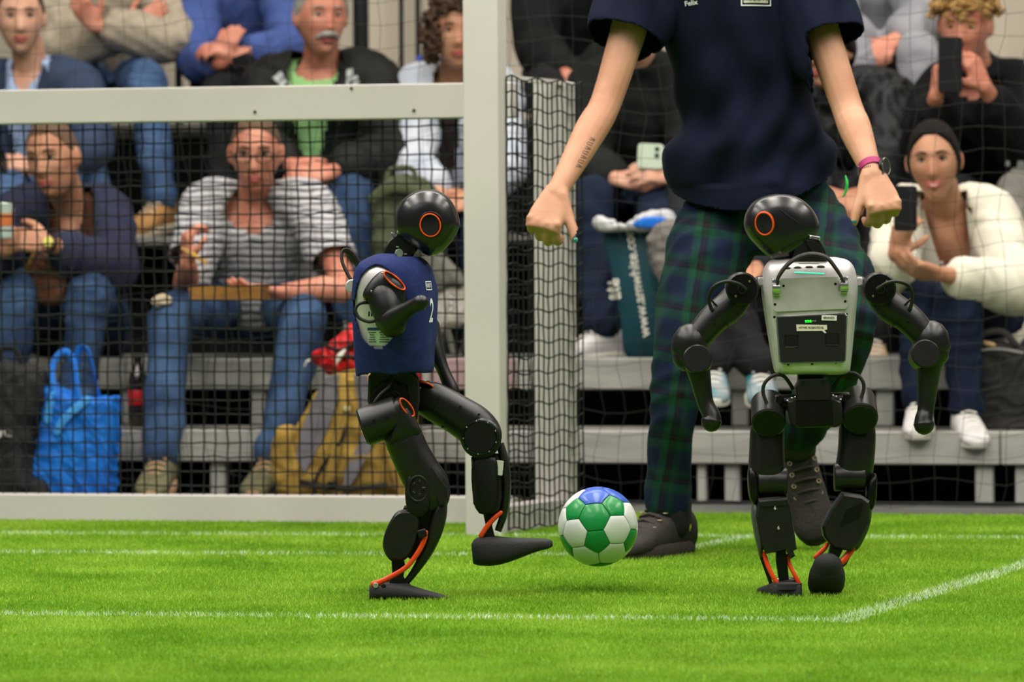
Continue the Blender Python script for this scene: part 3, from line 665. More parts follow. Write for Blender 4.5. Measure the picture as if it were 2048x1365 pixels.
# right (lifting) shank, tilted, foot toe-down
sk = OUTL([(1683, 984), (1722, 990), (1736, 1000), (1738, 1040), (1716, 1085), (1700, 1100), (1664, 1096), (1645, 1072), (1641, 1052), (1658, 1018)], F, -18, 34, 'shank', blk, r2, 6)
OUTL([(1690, 1016), (1722, 1004), (1716, 1030), (1676, 1050)], F, -53, 1.5, 'shank_panel', blkm, sk, 1)
PIL('calf_plate', F, [(1736, 1000), (1742, 1010), (1738, 1050), (1720, 1090), (1708, 1102), (1704, 1090), (1720, 1050)], -12, 30, MATS['plate_grey'], r2, .5)
OUTL([(1662, 1068), (1684, 1068), (1682, 1100), (1668, 1128), (1648, 1132), (1656, 1100)], F, -30, 16, 'ankle_strut', blkm, r2, 3)
OUTL([(1736, 1020), (1740, 1024), (1728, 1064), (1692, 1130), (1672, 1146), (1668, 1138), (1700, 1096), (1720, 1060)], F, 6, 14, 'shin_blade', blk, r2, 2)
T('ankle_rod', F, [(1652, 1088, -34), (1644, 1098, -38), (1628, 1112, -40)], [4.5, 5, 4.5], redor, r2, 12, 4, .7)
T('ankle_rod', F, [(1706, 1094, -34), (1696, 1106, -38), (1684, 1120, -42), (1668, 1134, -42)], [4.5, 6, 6.5, 5], redor, r2, 12, 4, .7)
s = S(); tube(s, [F(1652, 1132, -44), F(1652, 1148, -30), F(1652, 1172, 4), F(1650, 1188, 40)], [31*F.k, 36*F.k, 36*F.k, 24*F.k], 24, 5, flat=.75, ref=F.X); obj('foot', s, rubber, r2)
s = S(); ell(s, F(1650, 1124, -34), (20*F.k, 20*F.k, 17*F.k)); obj('ankle_cuff', s, rubber, r2)

# ---------------------------------------------------------------- robot kicking (left), side view
F = Frame(835, 1190, YR)
r1 = thing('humanoid_robot', 'black humanoid robot in a navy blue number 2 bib, kicking with one foot raised', 'robot', G(812, 1196), 'humanoid football robots')
ho = [(791, 452), (792, 428), (804, 402), (826, 385), (853, 378), (880, 383), (902, 400), (915, 424), (920, 448), (914, 466), (900, 488), (880, 506), (861, 512), (838, 502), (812, 484), (796, 470)]
h1_ = PIL('head', F, ho, -4, 68, blkg, r1, 0.62, layers=19)
OVALFILL('speaker', F, (862, 451, -74), (17, 3, 0), (-2, 20, 1), meshb, h1_)
OVAL('speaker_ring', F, (862, 451, -74.5), (20, 3, 1), (-2, 22, 2), 1.5, orange, h1_)
OVAL('speaker_rim', F, (863, 450, -71), (24, 3, 1), (-2, 25, 2), 1.6, blkg, h1_)
s = S(); tube(s, [F(806, 402, -38), F(820, 412, -54), F(838, 414, -62)], .6*F.k, 6); obj('seam', s, blkd, h1_)
nk = OUTL([(764, 512), (770, 496), (778, 482), (794, 468), (818, 474), (832, 486), (834, 502), (824, 514), (810, 524), (790, 518)], F, 0, 26, 'neck', blk, r1, 4)
BX('neck_clip', F, (792, 472, -16), 11, 3.2, 9, chrome, nk, rot=.5, bev=1)
DISC('neck_bolt', F, (799, 506, -26), (0, 0, -1), 8.5, 3, mat('bolt_pale', (160, 178, 155), .35, metal=.4), nk, 24, 1)
for x, y in ((796, 494), (812, 508)): BX('bolt', F, (x, y, -28), 3, 1.4, 1.5, MATS['bolt_pale'], nk, bev=.4)
yw = .16; FW = F.X*math.cos(yw)-F.D*math.sin(yw); LT = F.X*math.sin(yw)+F.D*math.cos(yw)
def ts(y, x, hf, hl, lean=0): return (F(x, y, 0), FW*(hf*F.k), LT*(hl*F.k))
s = S(); loft(s, [ts(520, 786, 40, 60), ts(530, 786, 56, 78), ts(548, 786, 67, 88), ts(580, 787, 71, 92), ts(640, 788, 69, 86), ts(700, 788, 66, 80), ts(735, 786, 62, 74), ts(742, 786, 54, 62)], 48, .5, 3)
tor = obj('torso_shell', s, silver, r1, sharp=60)
s = S(); bib = [ts(509, 790, 30, 52), ts(516, 789, 50, 72), ts(532, 788, 66, 88), ts(560, 789, 75, 96), ts(600, 790, 79, 98), ts(650, 790, 78, 94), ts(700, 789, 75, 88), ts(735, 789, 73, 84), ts(746, 787, 70, 82), ts(756, 784, 66, 78)]
loft(s, bib, 56, .52, 4)
navy = mat('bib_navy', (28, 42, 94), .8, c2=(24, 37, 84), nscale=40, bump=.25, bscale=120, spec=.2)
def bibcut(c):
    q = (c-np.array(F.o)); x = q@np.array(F.X)/F.k+835; y = -(q@np.array(F.Z))/F.k+1190; d = q@np.array(LT)/F.k
    arm_ = (((x-757)/46.0)**2+((y-612)/82.0)**2 < 1) | ((y > 600) & (y < 698) & (x < 782-(y-640)*.25) & (x > 716+(y-640)*.62))
    neck = (((x-812)/28.0)**2 + (d/44.0)**2 < 1) & (y < 536+(x-800)*.35)
    top = (y < 514.0) & (x > 795)
    bot = y > 747+1.5*np.sin(x*.09)-np.clip(x-730,0,200)*.03+np.clip(728-x,0,30)*.2
    return ((arm_) & (np.abs(d) > 40)) | neck | top | bot
bv, bf = remesh(s, 3.0*F.k, 3, .0012, 26, 3, bibcut)
bb = obj('bib', (bv, bf), navy, r1, label='navy blue sleeveless bib with a white number 2', sharp=None)
md = bb.modifiers.new('t', 'SOLIDIFY'); md.thickness = .0022; md.offset = 0
# white print on the chest
nd = (FW*1.0-LT*.55).normalized(); tr_ = (LT*1.0+FW*.55).normalized(); tr_.z = 0
def onbib(s, m): return obj('print', wrap(subdiv(s, 1), bb, -nd, .0022), m, bb, smooth=False, recalc=False)
def fp(x, y, d=-64): return F(x, y, d)
whp = mat('print_white', (222, 226, 222), .7)
onbib(place_text(text_mesh('2', 66*F.k, True, 0.0), fp(858, 623, -40), tr_, F.Z), whp)
s = S(); fr = place_text(text_mesh('ROBOTS', 11*F.k, True, 0), fp(853, 571, -46), tr_, F.Z); onbib(fr, whp)
for (x0, y0, x1, y1) in ((-21, -9, 21, -7), (-21, 7, 21, 9), (-21, -9, -19, 9), (19, -9, 21, 9)):
    q = S(); c = fp(853, 571, -46); q.add([c+tr_*(x*F.k)+F.Z*(y*F.k) for x, y in ((x0, y0), (x1, y0), (x1, y1), (x0, y1))], [(0, 1, 2, 3)]); onbib(subdiv(q, 3), whp)
# sticker on the bare side, slots
def onsh(s, m, nm='print', lab=None): return obj(nm, wrap(s, tor, LT, {'sticker': .0012, 'sticker_header': .0022}.get(nm, .0024)), m, tor, smooth=False, recalc=False, label=lab)
def rect(cx, cy, hx, hy, rot=0):
    q = S(); c = F(cx, cy, -110); A = F.X*math.cos(rot)-F.Z*math.sin(rot); B = F.Z*math.cos(rot)+F.X*math.sin(rot)
    q.add([c+A*(x*hx*F.k)+B*(y*hy*F.k) for x, y in ((-1, -1), (1, -1), (1, 1), (-1, 1))], [(0, 1, 2, 3)]); return subdiv(q, 3)
onsh(rect(758, 672, 26, 18), mat('sticker_pale', (196, 212, 186), .6), 'sticker')
onsh(rect(758, 657, 26, 2.6), mat('sticker_blue', (40, 60, 110), .6), 'sticker_header')
for i in range(5):
    for cx, hx in ((742, 8), (767, 11)): q = rect(cx-.6*(i % 2), 664+i*4.6, hx-(i*7 % 4), .8); t_ = onsh(q, inkm, 'lettering')
for i in range(3): BX('vent_slot', F, (741+5.5*i, 627, -91), 1.4, 5, 2, blkd, tor, rot=.05, bev=.4)
DISC('handle_hinge', F, (705, 572, -30), (0, 0, 1), 13.5, 50, silver, tor, 28, 2)
T('carry_handle', F, [(707, 566, -18), (696, 548, -16), (686, 526, -14), (684, 508, -10), (690, 500, -6), (702, 508, 0), (716, 528, 6), (730, 545, 10)], [8, 8, 7.5, 7, 7, 8, 9, 9], handm, tor, 14, 5, .45, ref=F.D)
# near shoulder, upper arm, forearm reaching forward
sh_ = PIL('shoulder_cover', F, [(729, 588), (736, 572), (752, 552), (768, 542), (790, 548), (810, 566), (816, 590), (806, 618), (780, 624), (754, 612), (734, 600)], -106, 30, blk, r1, .6)
OVAL('orange_ring', F, (792, 561, -133), (20, 17, 5), (-5, 6, -5), 2.0, orange, sh_)
OVALFILL('ring_recess', F, (792, 561, -132), (19, 16, 5), (-4.4, 5, -5), blkd, sh_)
SCREW(F, (768, 546, -126), 1.6, sh_, chrome); SCREW(F, (747, 582, -134), 1.8, sh_, chrome); SCREW(F, (733, 598, -122), 2.2, sh_, brassm)
T('upper_arm', F, [(770, 590, -112), (776, 612, -120), (784, 634, -126)], [32, 32, 29], blk, r1, 24, 4)
T('elbow', F, [(782, 636, -124), (789, 646, -130)], [30, 28], blk, r1, 24, 2)
T('forearm', F, [(786, 640, -136), (806, 626, -158), (828, 612, -180), (846, 603, -196)], [26, 19, 14, 15], blk, r1, 22, 5)
CABLE('hose', F, [(745, 604, -112), (724, 606, -116), (715, 618, -118), (722, 634, -120), (740, 642, -122), (756, 640, -122)], 3.8, sh_)
# far arm
T('upper_arm', F, [(800, 580, 112), (832, 620, 124), (848, 650, 130)], [30, 28, 26], blk, r1, 20, 3)
T('forearm', F, [(852, 655, 128), (866, 696, 112), (884, 740, 100), (904, 786, 92)], [26, 20, 13, 15], blk, r1, 20, 4)
# pelvis
pel = OUTL([(738, 752), (746, 742), (828, 742), (838, 756), (840, 800), (832, 846), (800, 848), (740, 816), (736, 800)], F, 8, 44, 'pelvis', blk, r1, 6)
BX('waist', F, (790, 740, 0), 34, 14, 30, blkd, r1, bev=3)
DISC('hip_joint', F, (782, 800, -36), (0, 0, -1), 38, 18, blkm, r1, 36, 2)
for q in range(9):
    a = q*.698; SCREW(F, (782+29*math.cos(a), 800+29*math.sin(a), -54), 1.8, pel)
s = S(); ringt(s, F(782, 800, -55), F.D, 21*F.k, 1.5*F.k); ringt(s, F(784, 798, -53), F.D, 36*F.k, 1.0*F.k); obj('joint_rib', s, blkm, pel)
CABLE('hose', F, [(772, 746, -36), (784, 752, -48), (781, 770, -62), (764, 786, -70), (752, 802, -72), (750, 812, -68)], 4, pel)
OUTL([(812, 742), (834, 752), (838, 772), (836, 838), (822, 842), (818, 790)], F, -34, 8, 'pelvis_flange', blk, pel, 3)
# near leg
hm = DISC('hip_motor', F, (727, 853, -66), (.93, -.34, 0), 39, 78, blk, r1, 40, 3)
s = S(); cyl(s, F(725.5, 853.6, -66), (F.X*.93+F.Z*.34), 35*F.k, 3*F.k, 36, None, F.k); obj('motor_face', s, blkd, hm)
for x, y in ((751, 838), (777, 832)): SCREW(F, (x, y, -106.5), 2.6, hm)
br = PIL('hip_bracket', F, [(782, 812), (790, 797), (802, 793), (822, 812), (838, 846), (842, 866), (812, 880), (778, 890), (788, 858), (792, 830)], -62, 42, blk, r1, .5)
OVAL('orange_ring', F, (816.5, 812, -100), (12.5, 17, 6), (-6, 5, -3), 2.0, orange, br)
OVALFILL('ring_recess', F, (816.5, 812, -100), (11.5, 16, 6), (-5.2, 4.4, -3), blkd, br)
def LIMB(name, L, e=.8, n=32, k=5):
    """L: (x, y, d, half width in view, half depth); cross-sections square to the path"""
    q = cr(L, k); s = S(); rs = []; sg = lambda x: math.copysign(abs(x)**e, x)
    for i, a in enumerate(q):
        p0, p1 = q[max(i-1, 0)], q[min(i+1, len(q)-1)]; t = Vector((p1[0]-p0[0], p1[1]-p0[1])).normalized(); nrm = (-t.y, t.x)
        rs.append([F(a[0]+nrm[0]*a[3]*sg(math.cos(x)), a[1]+nrm[1]*a[3]*sg(math.cos(x)), a[2]+a[4]*sg(math.sin(x))) for x in [2*math.pi*j/n for j in range(n)]])
    return rings(s, rs)
th = obj('thigh', LIMB('t', [(802, 856, -62, 34, 32), (808, 872, -62, 38, 37), (822, 905, -60, 39, 39), (840, 940, -58, 41, 40), (856, 968, -56, 43, 40), (860, 992, -56, 40, 38), (852, 1010, -54, 30, 32)]), blk, r1, sharp=60)
s = S(); a_ = F.X*(37.5*F.k*.93)-F.Z*(-37.5*F.k*.36); ringt(s, F(812, 880, -61), None, 0, .7*F.k, 40, 5, F.X*(36*F.k)+F.Z*(17*F.k), F.D*(38*F.k)); obj('seam', s, blkd, th)
kd = OVAL('knee_ring', F, (838, 973, -97), (19, 0, 2), (0, 25, 0), 2.6, blk, r1)
PIL('knee_cap', F, [(816, 950), (836, 940), (858, 950), (864, 985), (858, 1020), (836, 1032), (818, 1020), (812, 985)], -84, 14, blkd, r1, .5)
for q in range(5):
    a = q*1.2566; BX('fan_slot', F, (838+11*math.cos(a), 973+14*math.sin(a), -98), 3.5, 2.5, 1, blkg, kd, rot=-a, bev=.5)
OUTL([(858, 930), (862, 926), (880, 952), (896, 972), (898, 990), (890, 1006), (880, 1010), (872, 985)], F, -58, 36, 'knee_guard', blk, r1, 5)
OUTL([(810, 1010), (870, 1005), (886, 1020), (870, 1060), (852, 1100), (830, 1120), (800, 1100), (790, 1060)], F, -46, 22, 'shank', blkd, r1, 4)
PIL('calf_motor', F, [(768, 1090), (772, 1062), (786, 1032), (800, 1018), (822, 1016), (838, 1026), (842, 1046), (834, 1082), (816, 1112), (796, 1118), (780, 1114)], -76, 18, blk, r1, .38)
OUTL([(784, 1108), (806, 1104), (812, 1130), (808, 1150), (816, 1166), (778, 1168), (786, 1140)], F, -56, 18, 'ankle_strut', blkd, r1, 3)
sg_ = obj('shin_guard', LIMB('g', [(888, 998, -56, 8, 30), (880, 1025, -56, 15, 34), (871, 1060, -56, 15, 34), (855, 1100, -56, 12, 28), (832, 1138, -56, 8, 20), (812, 1164, -56, 6, 14)], .6), blk, r1, sharp=60)
BX('guard_clip', F, (876, 1062, -80), 4, 10, 6, blkd, sg_, rot=-.2, bev=1)
BX('rod_clamp', F, (846, 1062, -92), 9, 8, 8, blkd, r1, rot=-.3, bev=2)
T('ankle_rod', F, [(854, 1060, -92), (850, 1076, -92), (838, 1100, -92), (816, 1128, -92), (788, 1146, -92), (764, 1158, -92), (750, 1163, -92)], [4, 5, 5, 5, 5, 5.5, 6.5], redor, r1, 12, 4, .6, ref=F.X)
T('ankle_rod', F, [(832, 1112, -30), (816, 1130, -30), (790, 1150, -30), (768, 1164, -34)], [4, 4, 4, 4], redor, r1, 12, 4, .6, ref=F.X)
DISC('rod_bolt', F, (754, 1165, -97), (0, 0, -1), 5.5, 3, MATS['bolt_pale'], r1, 20, .8); DISC('rod_bolt', F, (770, 1166, -96), (0, 0, -1), 4.5, 3, blkd, r1, 20, .8)
s = S(); q = [(741, -62, 14, 26, 1181), (752, -60, 17, 38, 1179), (775, -58, 17, 42, 1179), (800, -58, 17, 43, 1180), (825, -58, 14, 42, 1183), (855, -58, 9, 38, 1187), (882, -58, 5.5, 28, 1191), (896, -58, 2.5, 12, 1193)]
loft(s, [(F(x, yc, d), F.Z*(hh*F.k)+F.X*0, F.D*(hw*F.k)) for x, d, hh, hw, yc in q], 24, .6, 4); obj('foot', s, rubber, r1, sharp=60)
s = S(); loft(s, [(F(786, 1178, -58), F.X*(50*F.k), F.D*(34*F.k)), (F(790, 1170, -58), F.X*(36*F.k), F.D*(28*F.k)), (F(806, 1163, -58), F.X*(14*F.k), F.D*(17*F.k)), (F(812, 1160, -58), F.X*(6*F.k), F.D*(10*F.k))], 24, .8, 3); obj('ankle_cuff', s, rubber, r1)
# far leg: thigh forward, knee disc, shank hanging, foot raised
th = obj('thigh', LIMB('t', [(836, 784, 70, 28, 30), (852, 796, 70, 36, 36), (880, 812, 70, 39, 39), (915, 832, 70, 40, 40), (945, 852, 70, 42, 40), (962, 872, 70, 42, 38), (970, 892, 70, 36, 34)]), blk, r1, sharp=60)
s = S(); ringt(s, F(872, 808, 70), None, 0, .8*F.k, 40, 5, F.X*(17*F.k)+F.Z*(-36*F.k)*-1, F.D*(39.5*F.k)); obj('seam', s, blkd, th)
OVAL('orange_ring', F, (848, 771, 42), (17, 5, 0), (-2, 5, 9), 2.0, orange, th); OVALFILL('ring_recess', F, (848, 771, 43), (16, 5, 0), (-2, 4.4, 8), blkd, th)
for x, y in ((921, 814), (958, 830), (885, 855), (905, 843)): SCREW(F, (x, y, 30 if y < 840 else 36), 2.6, th, blkd)
kn = DISC('knee_joint', F, (962, 878, 30), (0, 0, 1), 41, 78, blk, r1, 40, 4)
DISC('knee_face', F, (960, 876, 26), (0, 0, 1), 32.5, 6, blkd, kn, 36, 1)
s = S(); ringt(s, F(960, 876, 26), F.D, 34*F.k, 1.2*F.k); obj('knee_ring', s, blkm, kn)
for q in range(9):
    a = q*.698+.3; SCREW(F, (960+33.5*math.cos(a), 876+33.5*math.sin(a), 25), 1.5, kn, chrome)
OUTL([(942, 918), (960, 910), (998, 910), (1003, 930), (1006, 1000), (1000, 1028), (986, 1036), (958, 1030), (946, 1010)], F, 70, 26, 'shank', blk, r1, 6)
PIL('calf_motor', F, [(946, 926), (990, 918), (996, 960), (994, 1010), (980, 1030), (958, 1028), (946, 1000)], 44, 10, blkd, r1, .4)
obj('shin_guard', LIMB('g', [(1000, 890, 70, 8, 26), (1010, 930, 70, 9, 30), (1014, 980, 70, 9, 30), (1008, 1030, 70, 8, 26), (996, 1066, 70, 7, 18)], .6), blk, r1, sharp=60)
BX('white_tape', F, (999, 938, 42), 7.5, 15, 2, mat('tape_white', (208, 208, 196), .6), r1, rot=.12, bev=.8)
OUTL([(966, 1030), (990, 1028), (984, 1056), (990, 1080), (962, 1082), (972, 1058)], F, 68, 16, 'ankle_strut', blkd, r1, 3)
T('ankle_rod', F, [(1002, 1028, 44), (988, 1040, 44), (974, 1056, 44), (962, 1074, 44)], [4, 5, 5, 5], redor, r1, 12, 4, .6, ref=F.X)
s = S(); q = [(944, 70, 20, 24, 1112), (956, 70, 28, 34, 1108), (985, 70, 30, 38, 1106), (1015, 70, 25, 38, 1104), (1045, 70, 19, 36, 1099), (1075, 70, 13, 30, 1094), (1096, 70, 10, 22, 1092), (1106, 70, 6, 12, 1091)]
loft(s, [(F(x, yc, d), F.Z*(hh*F.k)+F.X*(-hh*.1*F.k), F.D*(hw*F.k)) for x, d, hh, hw, yc in q], 24, .62, 4); obj('foot', s, rubber, r1, sharp=60)

# ---------------------------------------------------------------- ball: 32 sewn panels
FB = Frame(1196, 1054, 10.32); R = 80*FB.k; bc = FB(1196, 1054, 0)
ball = thing('football', 'white football with green, blue and red panels in the air by the raised foot', 'ball', bc)
def ico_panels():
    phi = (1+5**.5)/2; vs = [Vector(v).normalized() for v in [(0, a, b*phi) for a in (-1, 1) for b in (-1, 1)]+[(a, b*phi, 0) for a in (-1, 1) for b in (-1, 1)]+[(b*phi, 0, a) for a in (-1, 1) for b in (-1, 1)]]
    el = min((vs[0]-v).length for v in vs[1:]); nb = {i: [j for j in range(12) if j != i and (vs[i]-vs[j]).length < el*1.1] for i in range(12)}
    out = []
    for i in range(12):
        c = vs[i]; P = [(c*2+vs[j])/3 for j in nb[i]]; a, b = basis(c); P.sort(key=lambda p: math.atan2(p.dot(b), p.dot(a))); out.append(('p', c, P))
    for i in range(12):
        for j in nb[i]:
            for k in nb[i]:
                if i < j < k and k in nb[j]:
                    c = (vs[i]+vs[j]+vs[k]).normalized(); P = []
                    for x, y in ((i, j), (j, k), (k, i)): P += [(vs[x]*2+vs[y])/3, (vs[y]*2+vs[x])/3]
                    a, b = basis(c); P.sort(key=lambda p: math.atan2(p.dot(b), p.dot(a))); out.append(('h', c, P))
    return out
bw = mat('ball_white', (226, 228, 224), .4, coat=.3); bg = mat('ball_green', (18, 140, 66), .4, coat=.3); bb_ = mat('ball_blue', (40, 88, 185), .4, coat=.3); brd = mat('ball_red', (170, 70, 50), .4)
MB = Matrix.Rotation(.35, 3, 'X') @ Matrix.Rotation(.2, 3, 'Y') @ Matrix.Rotation(.5, 3, 'Z')
s = S(); ell(s, bc, (R*.975,)*3, nu=32, nv=20); obj('ball_core', s, mat('ball_seam', (60, 66, 60), .7), ball)
for i, (ty, c, P) in enumerate(ico_panels()):
    s = S(); n = len(P); rs = []
    dense = []
    for q in range(n):
        for t in range(4): dense.append(P[q].lerp(P[(q+1) % n], t/4))
    for sc, rr in ((1.0, .975), (.965, .992), (.9, 1.0), (.6, 1.0), (.3, 1.0), (.02, 1.0)):
        rs.append([bc + MB @ (((c*c.dot(p)).lerp(p, sc*.985)).normalized()*R*rr) for p in dense])
    rings(s, rs); w_ = MB @ c
    m = (bb_ if w_.z > .62 else (bg if w_.y < .55 and ty == 'p' else (bg if (abs(w_.x) < .32 and w_.y < -.8) else bw))) if (ty == 'p' or w_.z > .8 or (abs(w_.x) < .4 and w_.y < -.75)) else (brd if (w_.x > .5 and w_.z < -.3 and w_.y < 0) else bw)
    obj('panel', s, m, ball)
# ================================================================= PEOPLE
def skinm(name, c, c2): return mat(name, c, 0.55, c2=c2, nscale=14, sss=0.08, spec=0.35, bump=0.08, bscale=300)
skA = skinm('skin_fair', (216, 168, 144), (196, 142, 116)); skB = skinm('skin_tan', (194, 142, 112), (172, 116, 88)); skC = skinm('skin_ruddy', (208, 144, 120), (184, 112, 90))
lipm = mat('lips', (168, 84, 80), 0.5); browm = mat('brow_dark', (52, 38, 30), 0.9); browg = mat('brow_grey', (150, 140, 128), 0.9)
eyem = mat('eye_white', (214, 206, 200), 0.3); irism = mat('iris', (38, 28, 22), 0.25)
def headpts(k=1.0, grow=0.0, jaw=1.0, nu=56, nv=44, age=0):
    """local head surface: x to the side, y forward, z up; returns grid (nv+1, nu, 3)"""
    la = -math.pi/2+math.pi*(np.arange(nv+1)+.15)/(nv+.3); lo = 2*math.pi*np.arange(nu)/nu
    LA, LO = np.meshgrid(la, lo, indexing='ij'); c = np.cos(LA); s_ = np.sin(LA); X = np.cos(LO); Y = np.sin(LO)
    front = np.clip(Y, 0, 1)
    p = np.where(s_ < 0, 1-.48*front*np.clip(-s_*1.6, 0, 1), 0.92)
    h = np.clip(c, 1e-4, 1)**p
    low = np.clip(-s_, 0, 1)
    x = .077*h*X*(1-.30*low**1.3*jaw); y = np.where(Y > 0, .092, .100*(1-.35*low))*h*Y; z = .120*s_
    y = y + .012*low*(1-front)*0
    g = lambda a, b: np.exp(-(a/b)**2); ax = np.abs(x); F_ = front > 0.05
    rid = np.clip((.022-z)/.052, 0, 1)*(z > -.045)*1.0; rid = rid*np.clip((z+.045)/.008, 0, 1)
    y = y + F_*(.023*g(x, .0105+.006*rid)*rid + .004*g(z-.034, .010)*g(x, .05) - .010*g(ax-.032, .016)*g(z-.010, .012)
        + .004*g(ax-.045, .016)*g(z+.022, .018) + .007*g(x, .024)*g(z+.062, .009) - .0035*g(x, .02)*g(z+.078, .007) + .011*g(x, .022)*g(z+.104, .016))
    P = np.stack([x, y, z], -1)
    if grow: P = P*(1+grow/.1)
    return P*k
def headframe(c, face, up=(0, 0, 1), roll=0.0):
    f = Vector(face).normalized(); u = Vector(up); r = f.cross(u).normalized(); u = r.cross(f)
    M = Matrix((r, f, u)).transposed()
    return M @ Matrix.Rotation(roll, 3, 'Y'), Vector(c)
def gridto(s, P, M, c):
    rs = [[c + M @ Vector(p) for p in row] for row in P.tolist()]; return rings(s, rs)
def headsoup(s, hf, k, jaw=1.0):
    M, c = hf; gridto(s, headpts(k, jaw=jaw), M, c)
    for sx in (-1, 1):
        R_ = M @ Matrix.Rotation(sx*.35, 3, 'Z'); ell(s, c+M @ Vector((sx*.080*k, -.004, -.004*k)), (.010*k, .019*k, .031*k), R_, 12, 10)
    return s
TIPS = []
def hand(s, wr, Fd, Nd, thumb, curl=(.35, .55, .4), k=1.0, spread=.10, thc=(.35, .3), tdir=None):
    """palm + four unequal fingers + thumb. Fd finger direction, Nd palm normal, thumb=+1/-1 side along Fd x Nd"""
    Fd = Vector(Fd).normalized(); Nd = Vector(Nd); Nd = (Nd-Fd*Nd.dot(Fd)).normalized(); Td = Fd.cross(Nd)*thumb; wr = Vector(wr)
    loft(s, [(wr-Fd*.012*k, Td*.026*k, Nd*.019*k), (wr+Fd*.02*k, Td*.033*k, Nd*.017*k), (wr+Fd*.055*k, Td*.040*k, Nd*.016*k), (wr+Fd*.088*k, Td*.038*k, Nd*.013*k), (wr+Fd*.096*k, Td*.034*k, Nd*.009*k)], 16, .8, 2)
    for i, (ln, rr) in enumerate(((.072, .0092), (.080, .0096), (.075, .0090), (.058, .0080))):
        off = (.030-.020*i); b = wr+Fd*(.084-.004*abs(i-1.2))*k+Td*off*k
        d = (Fd+Td*(off/.03)*spread).normalized(); pts = [b-d*.02*k]; ang = 0; p = b; pts.append(p); ell(s, b-Nd*.0065*k, (.0100*k,)*3, None, 10, 8); tube(s, [wr+Fd*.02*k+Td*off*.5*k-Nd*.012*k, b-Nd*.0075*k], [.004*k, .0048*k], 6, 1)
        for j, (fr, cu) in enumerate(zip((.45, .30, .25), curl)):
            ang += cu*(1+.06*i); dd = (d*math.cos(ang)+Nd*math.sin(ang)); p = p+dd*ln*fr*k; pts.append(p)
        tube(s, pts, [rr*k*q for q in (1.1, 1.08, 1.0, .92, .8)], 10, 3)
    b = wr+Fd*.018*k+Td*.024*k; d = (Td*(1.0)+Fd*.75+Nd*.25).normalized() if tdir is None else Vector(tdir).normalized(); pts = [b-d*.015*k, b]; p = b; dd = d
    for fr, cu in zip((.036, .030, .024), (0,)+tuple(thc)):
        dd = (dd + (Fd*.7+Nd*.8-Td*.6)*cu).normalized(); p = p+dd*fr*k; pts.append(p)
    tube(s, pts, [.0165*k, .015*k, .0125*k, .0115*k, .0095*k], 10, 3); TIPS.append((pts[-1], (pts[-1]-pts[-2]).normalized(), Nd))
    return s
def torso_sections(PC, NB, shL, shR, k, pad=0.0, bulk=1.0, drop=0.0, belly=0.0, flare=0.0):
    lat = (shR-shL); lat.normalize(); up = (NB-PC).normalized(); fr = lat.cross(up).normalized(); sw = (shR-shL).length/2
    mid = PC.lerp(NB, .5)-fr*.012*k; L = []
    def sec(t, hw, hd, fo=0.0):
        a = PC.lerp(mid, t*2) if t < .5 else mid.lerp(NB, t*2-1)
        L.append((a+fr*fo, lat*(hw*k*bulk+pad), fr*(hd*k*bulk+pad)))
    fl = flare
    if drop: L.append((PC-up*drop, lat*(.17*k*bulk+pad+fl), fr*(.125*k*bulk+pad+fl)))
    sec(0, .165+fl, .125+fl); sec(.2, .155, .118+belly, belly*.6); sec(.45, .152, .115+belly*.6, belly*.5); sec(.68, max(.165, sw*.80/k), .120); sec(.84, sw*.80/k, .105); sec(.93, sw*.62/k, .080); sec(.985, .072, .064); sec(1.03, .058, .056)
    return L, lat, up, fr
def loft_torso(s, L): loft(s, L, 28, .85, 3); return s
def smat(soup_v, f): return (soup_v, f)
def shoe(par, an, toe, k, m, sole, name='shoe', up=(0, 0, 1)):
    an = Vector(an); t = Vector(toe).normalized(); u = Vector(up); r = t.cross(u).normalized(); u = r.cross(t); s = S()
    b = an - u*.075*k
    loft(s, [(b-t*.075*k+u*.035*k, r*.020*k, u*.022*k), (b-t*.06*k+u*.045*k, r*.036*k, u*.045*k), (b-t*.01*k+u*.052*k, r*.040*k, u*.050*k), (b+t*.06*k+u*.042*k, r*.043*k, u*.040*k), (b+t*.12*k+u*.030*k, r*.047*k, u*.029*k), (b+t*.165*k+u*.024*k, r*.043*k, u*.022*k), (b+t*.19*k+u*.018*k, r*.026*k, u*.013*k)], 20, .85, 3)
    tube(s, [an+u*.035*k-t*.015*k, b+u*.05*k-t*.01*k], [.043*k, .042*k], 18, 1)
    o = obj(name, s, m, par, sharp=None); s = S()
    rs = []
    for h, g_ in ((0, .97), (.006, 1.0), (.022, 1.0), (.026, .95)):
        rs.append([b+u*h*k+t*(.055+.140*math.cos(x)*g_)*k+r*(.048*g_*math.copysign(abs(math.sin(x))**.75, math.sin(x))*(1+.12*math.cos(x)))*k for x in [2*math.pi*j/28 for j in range(28)]])
    rings(s, rs); obj('sole', s, sole, o, sharp=40)
    s = S()
    for q in range(4):
        c = b+t*(.045+.022*q)*k+u*(.093-.011*q)*k; tube(s, [c-r*.022*k-u*.004*k, c+u*.003*k, c+r*.022*k-u*.004*k], .0032*k, 6, 2)
    obj('laces', s, sole, o, sharp=None); return o
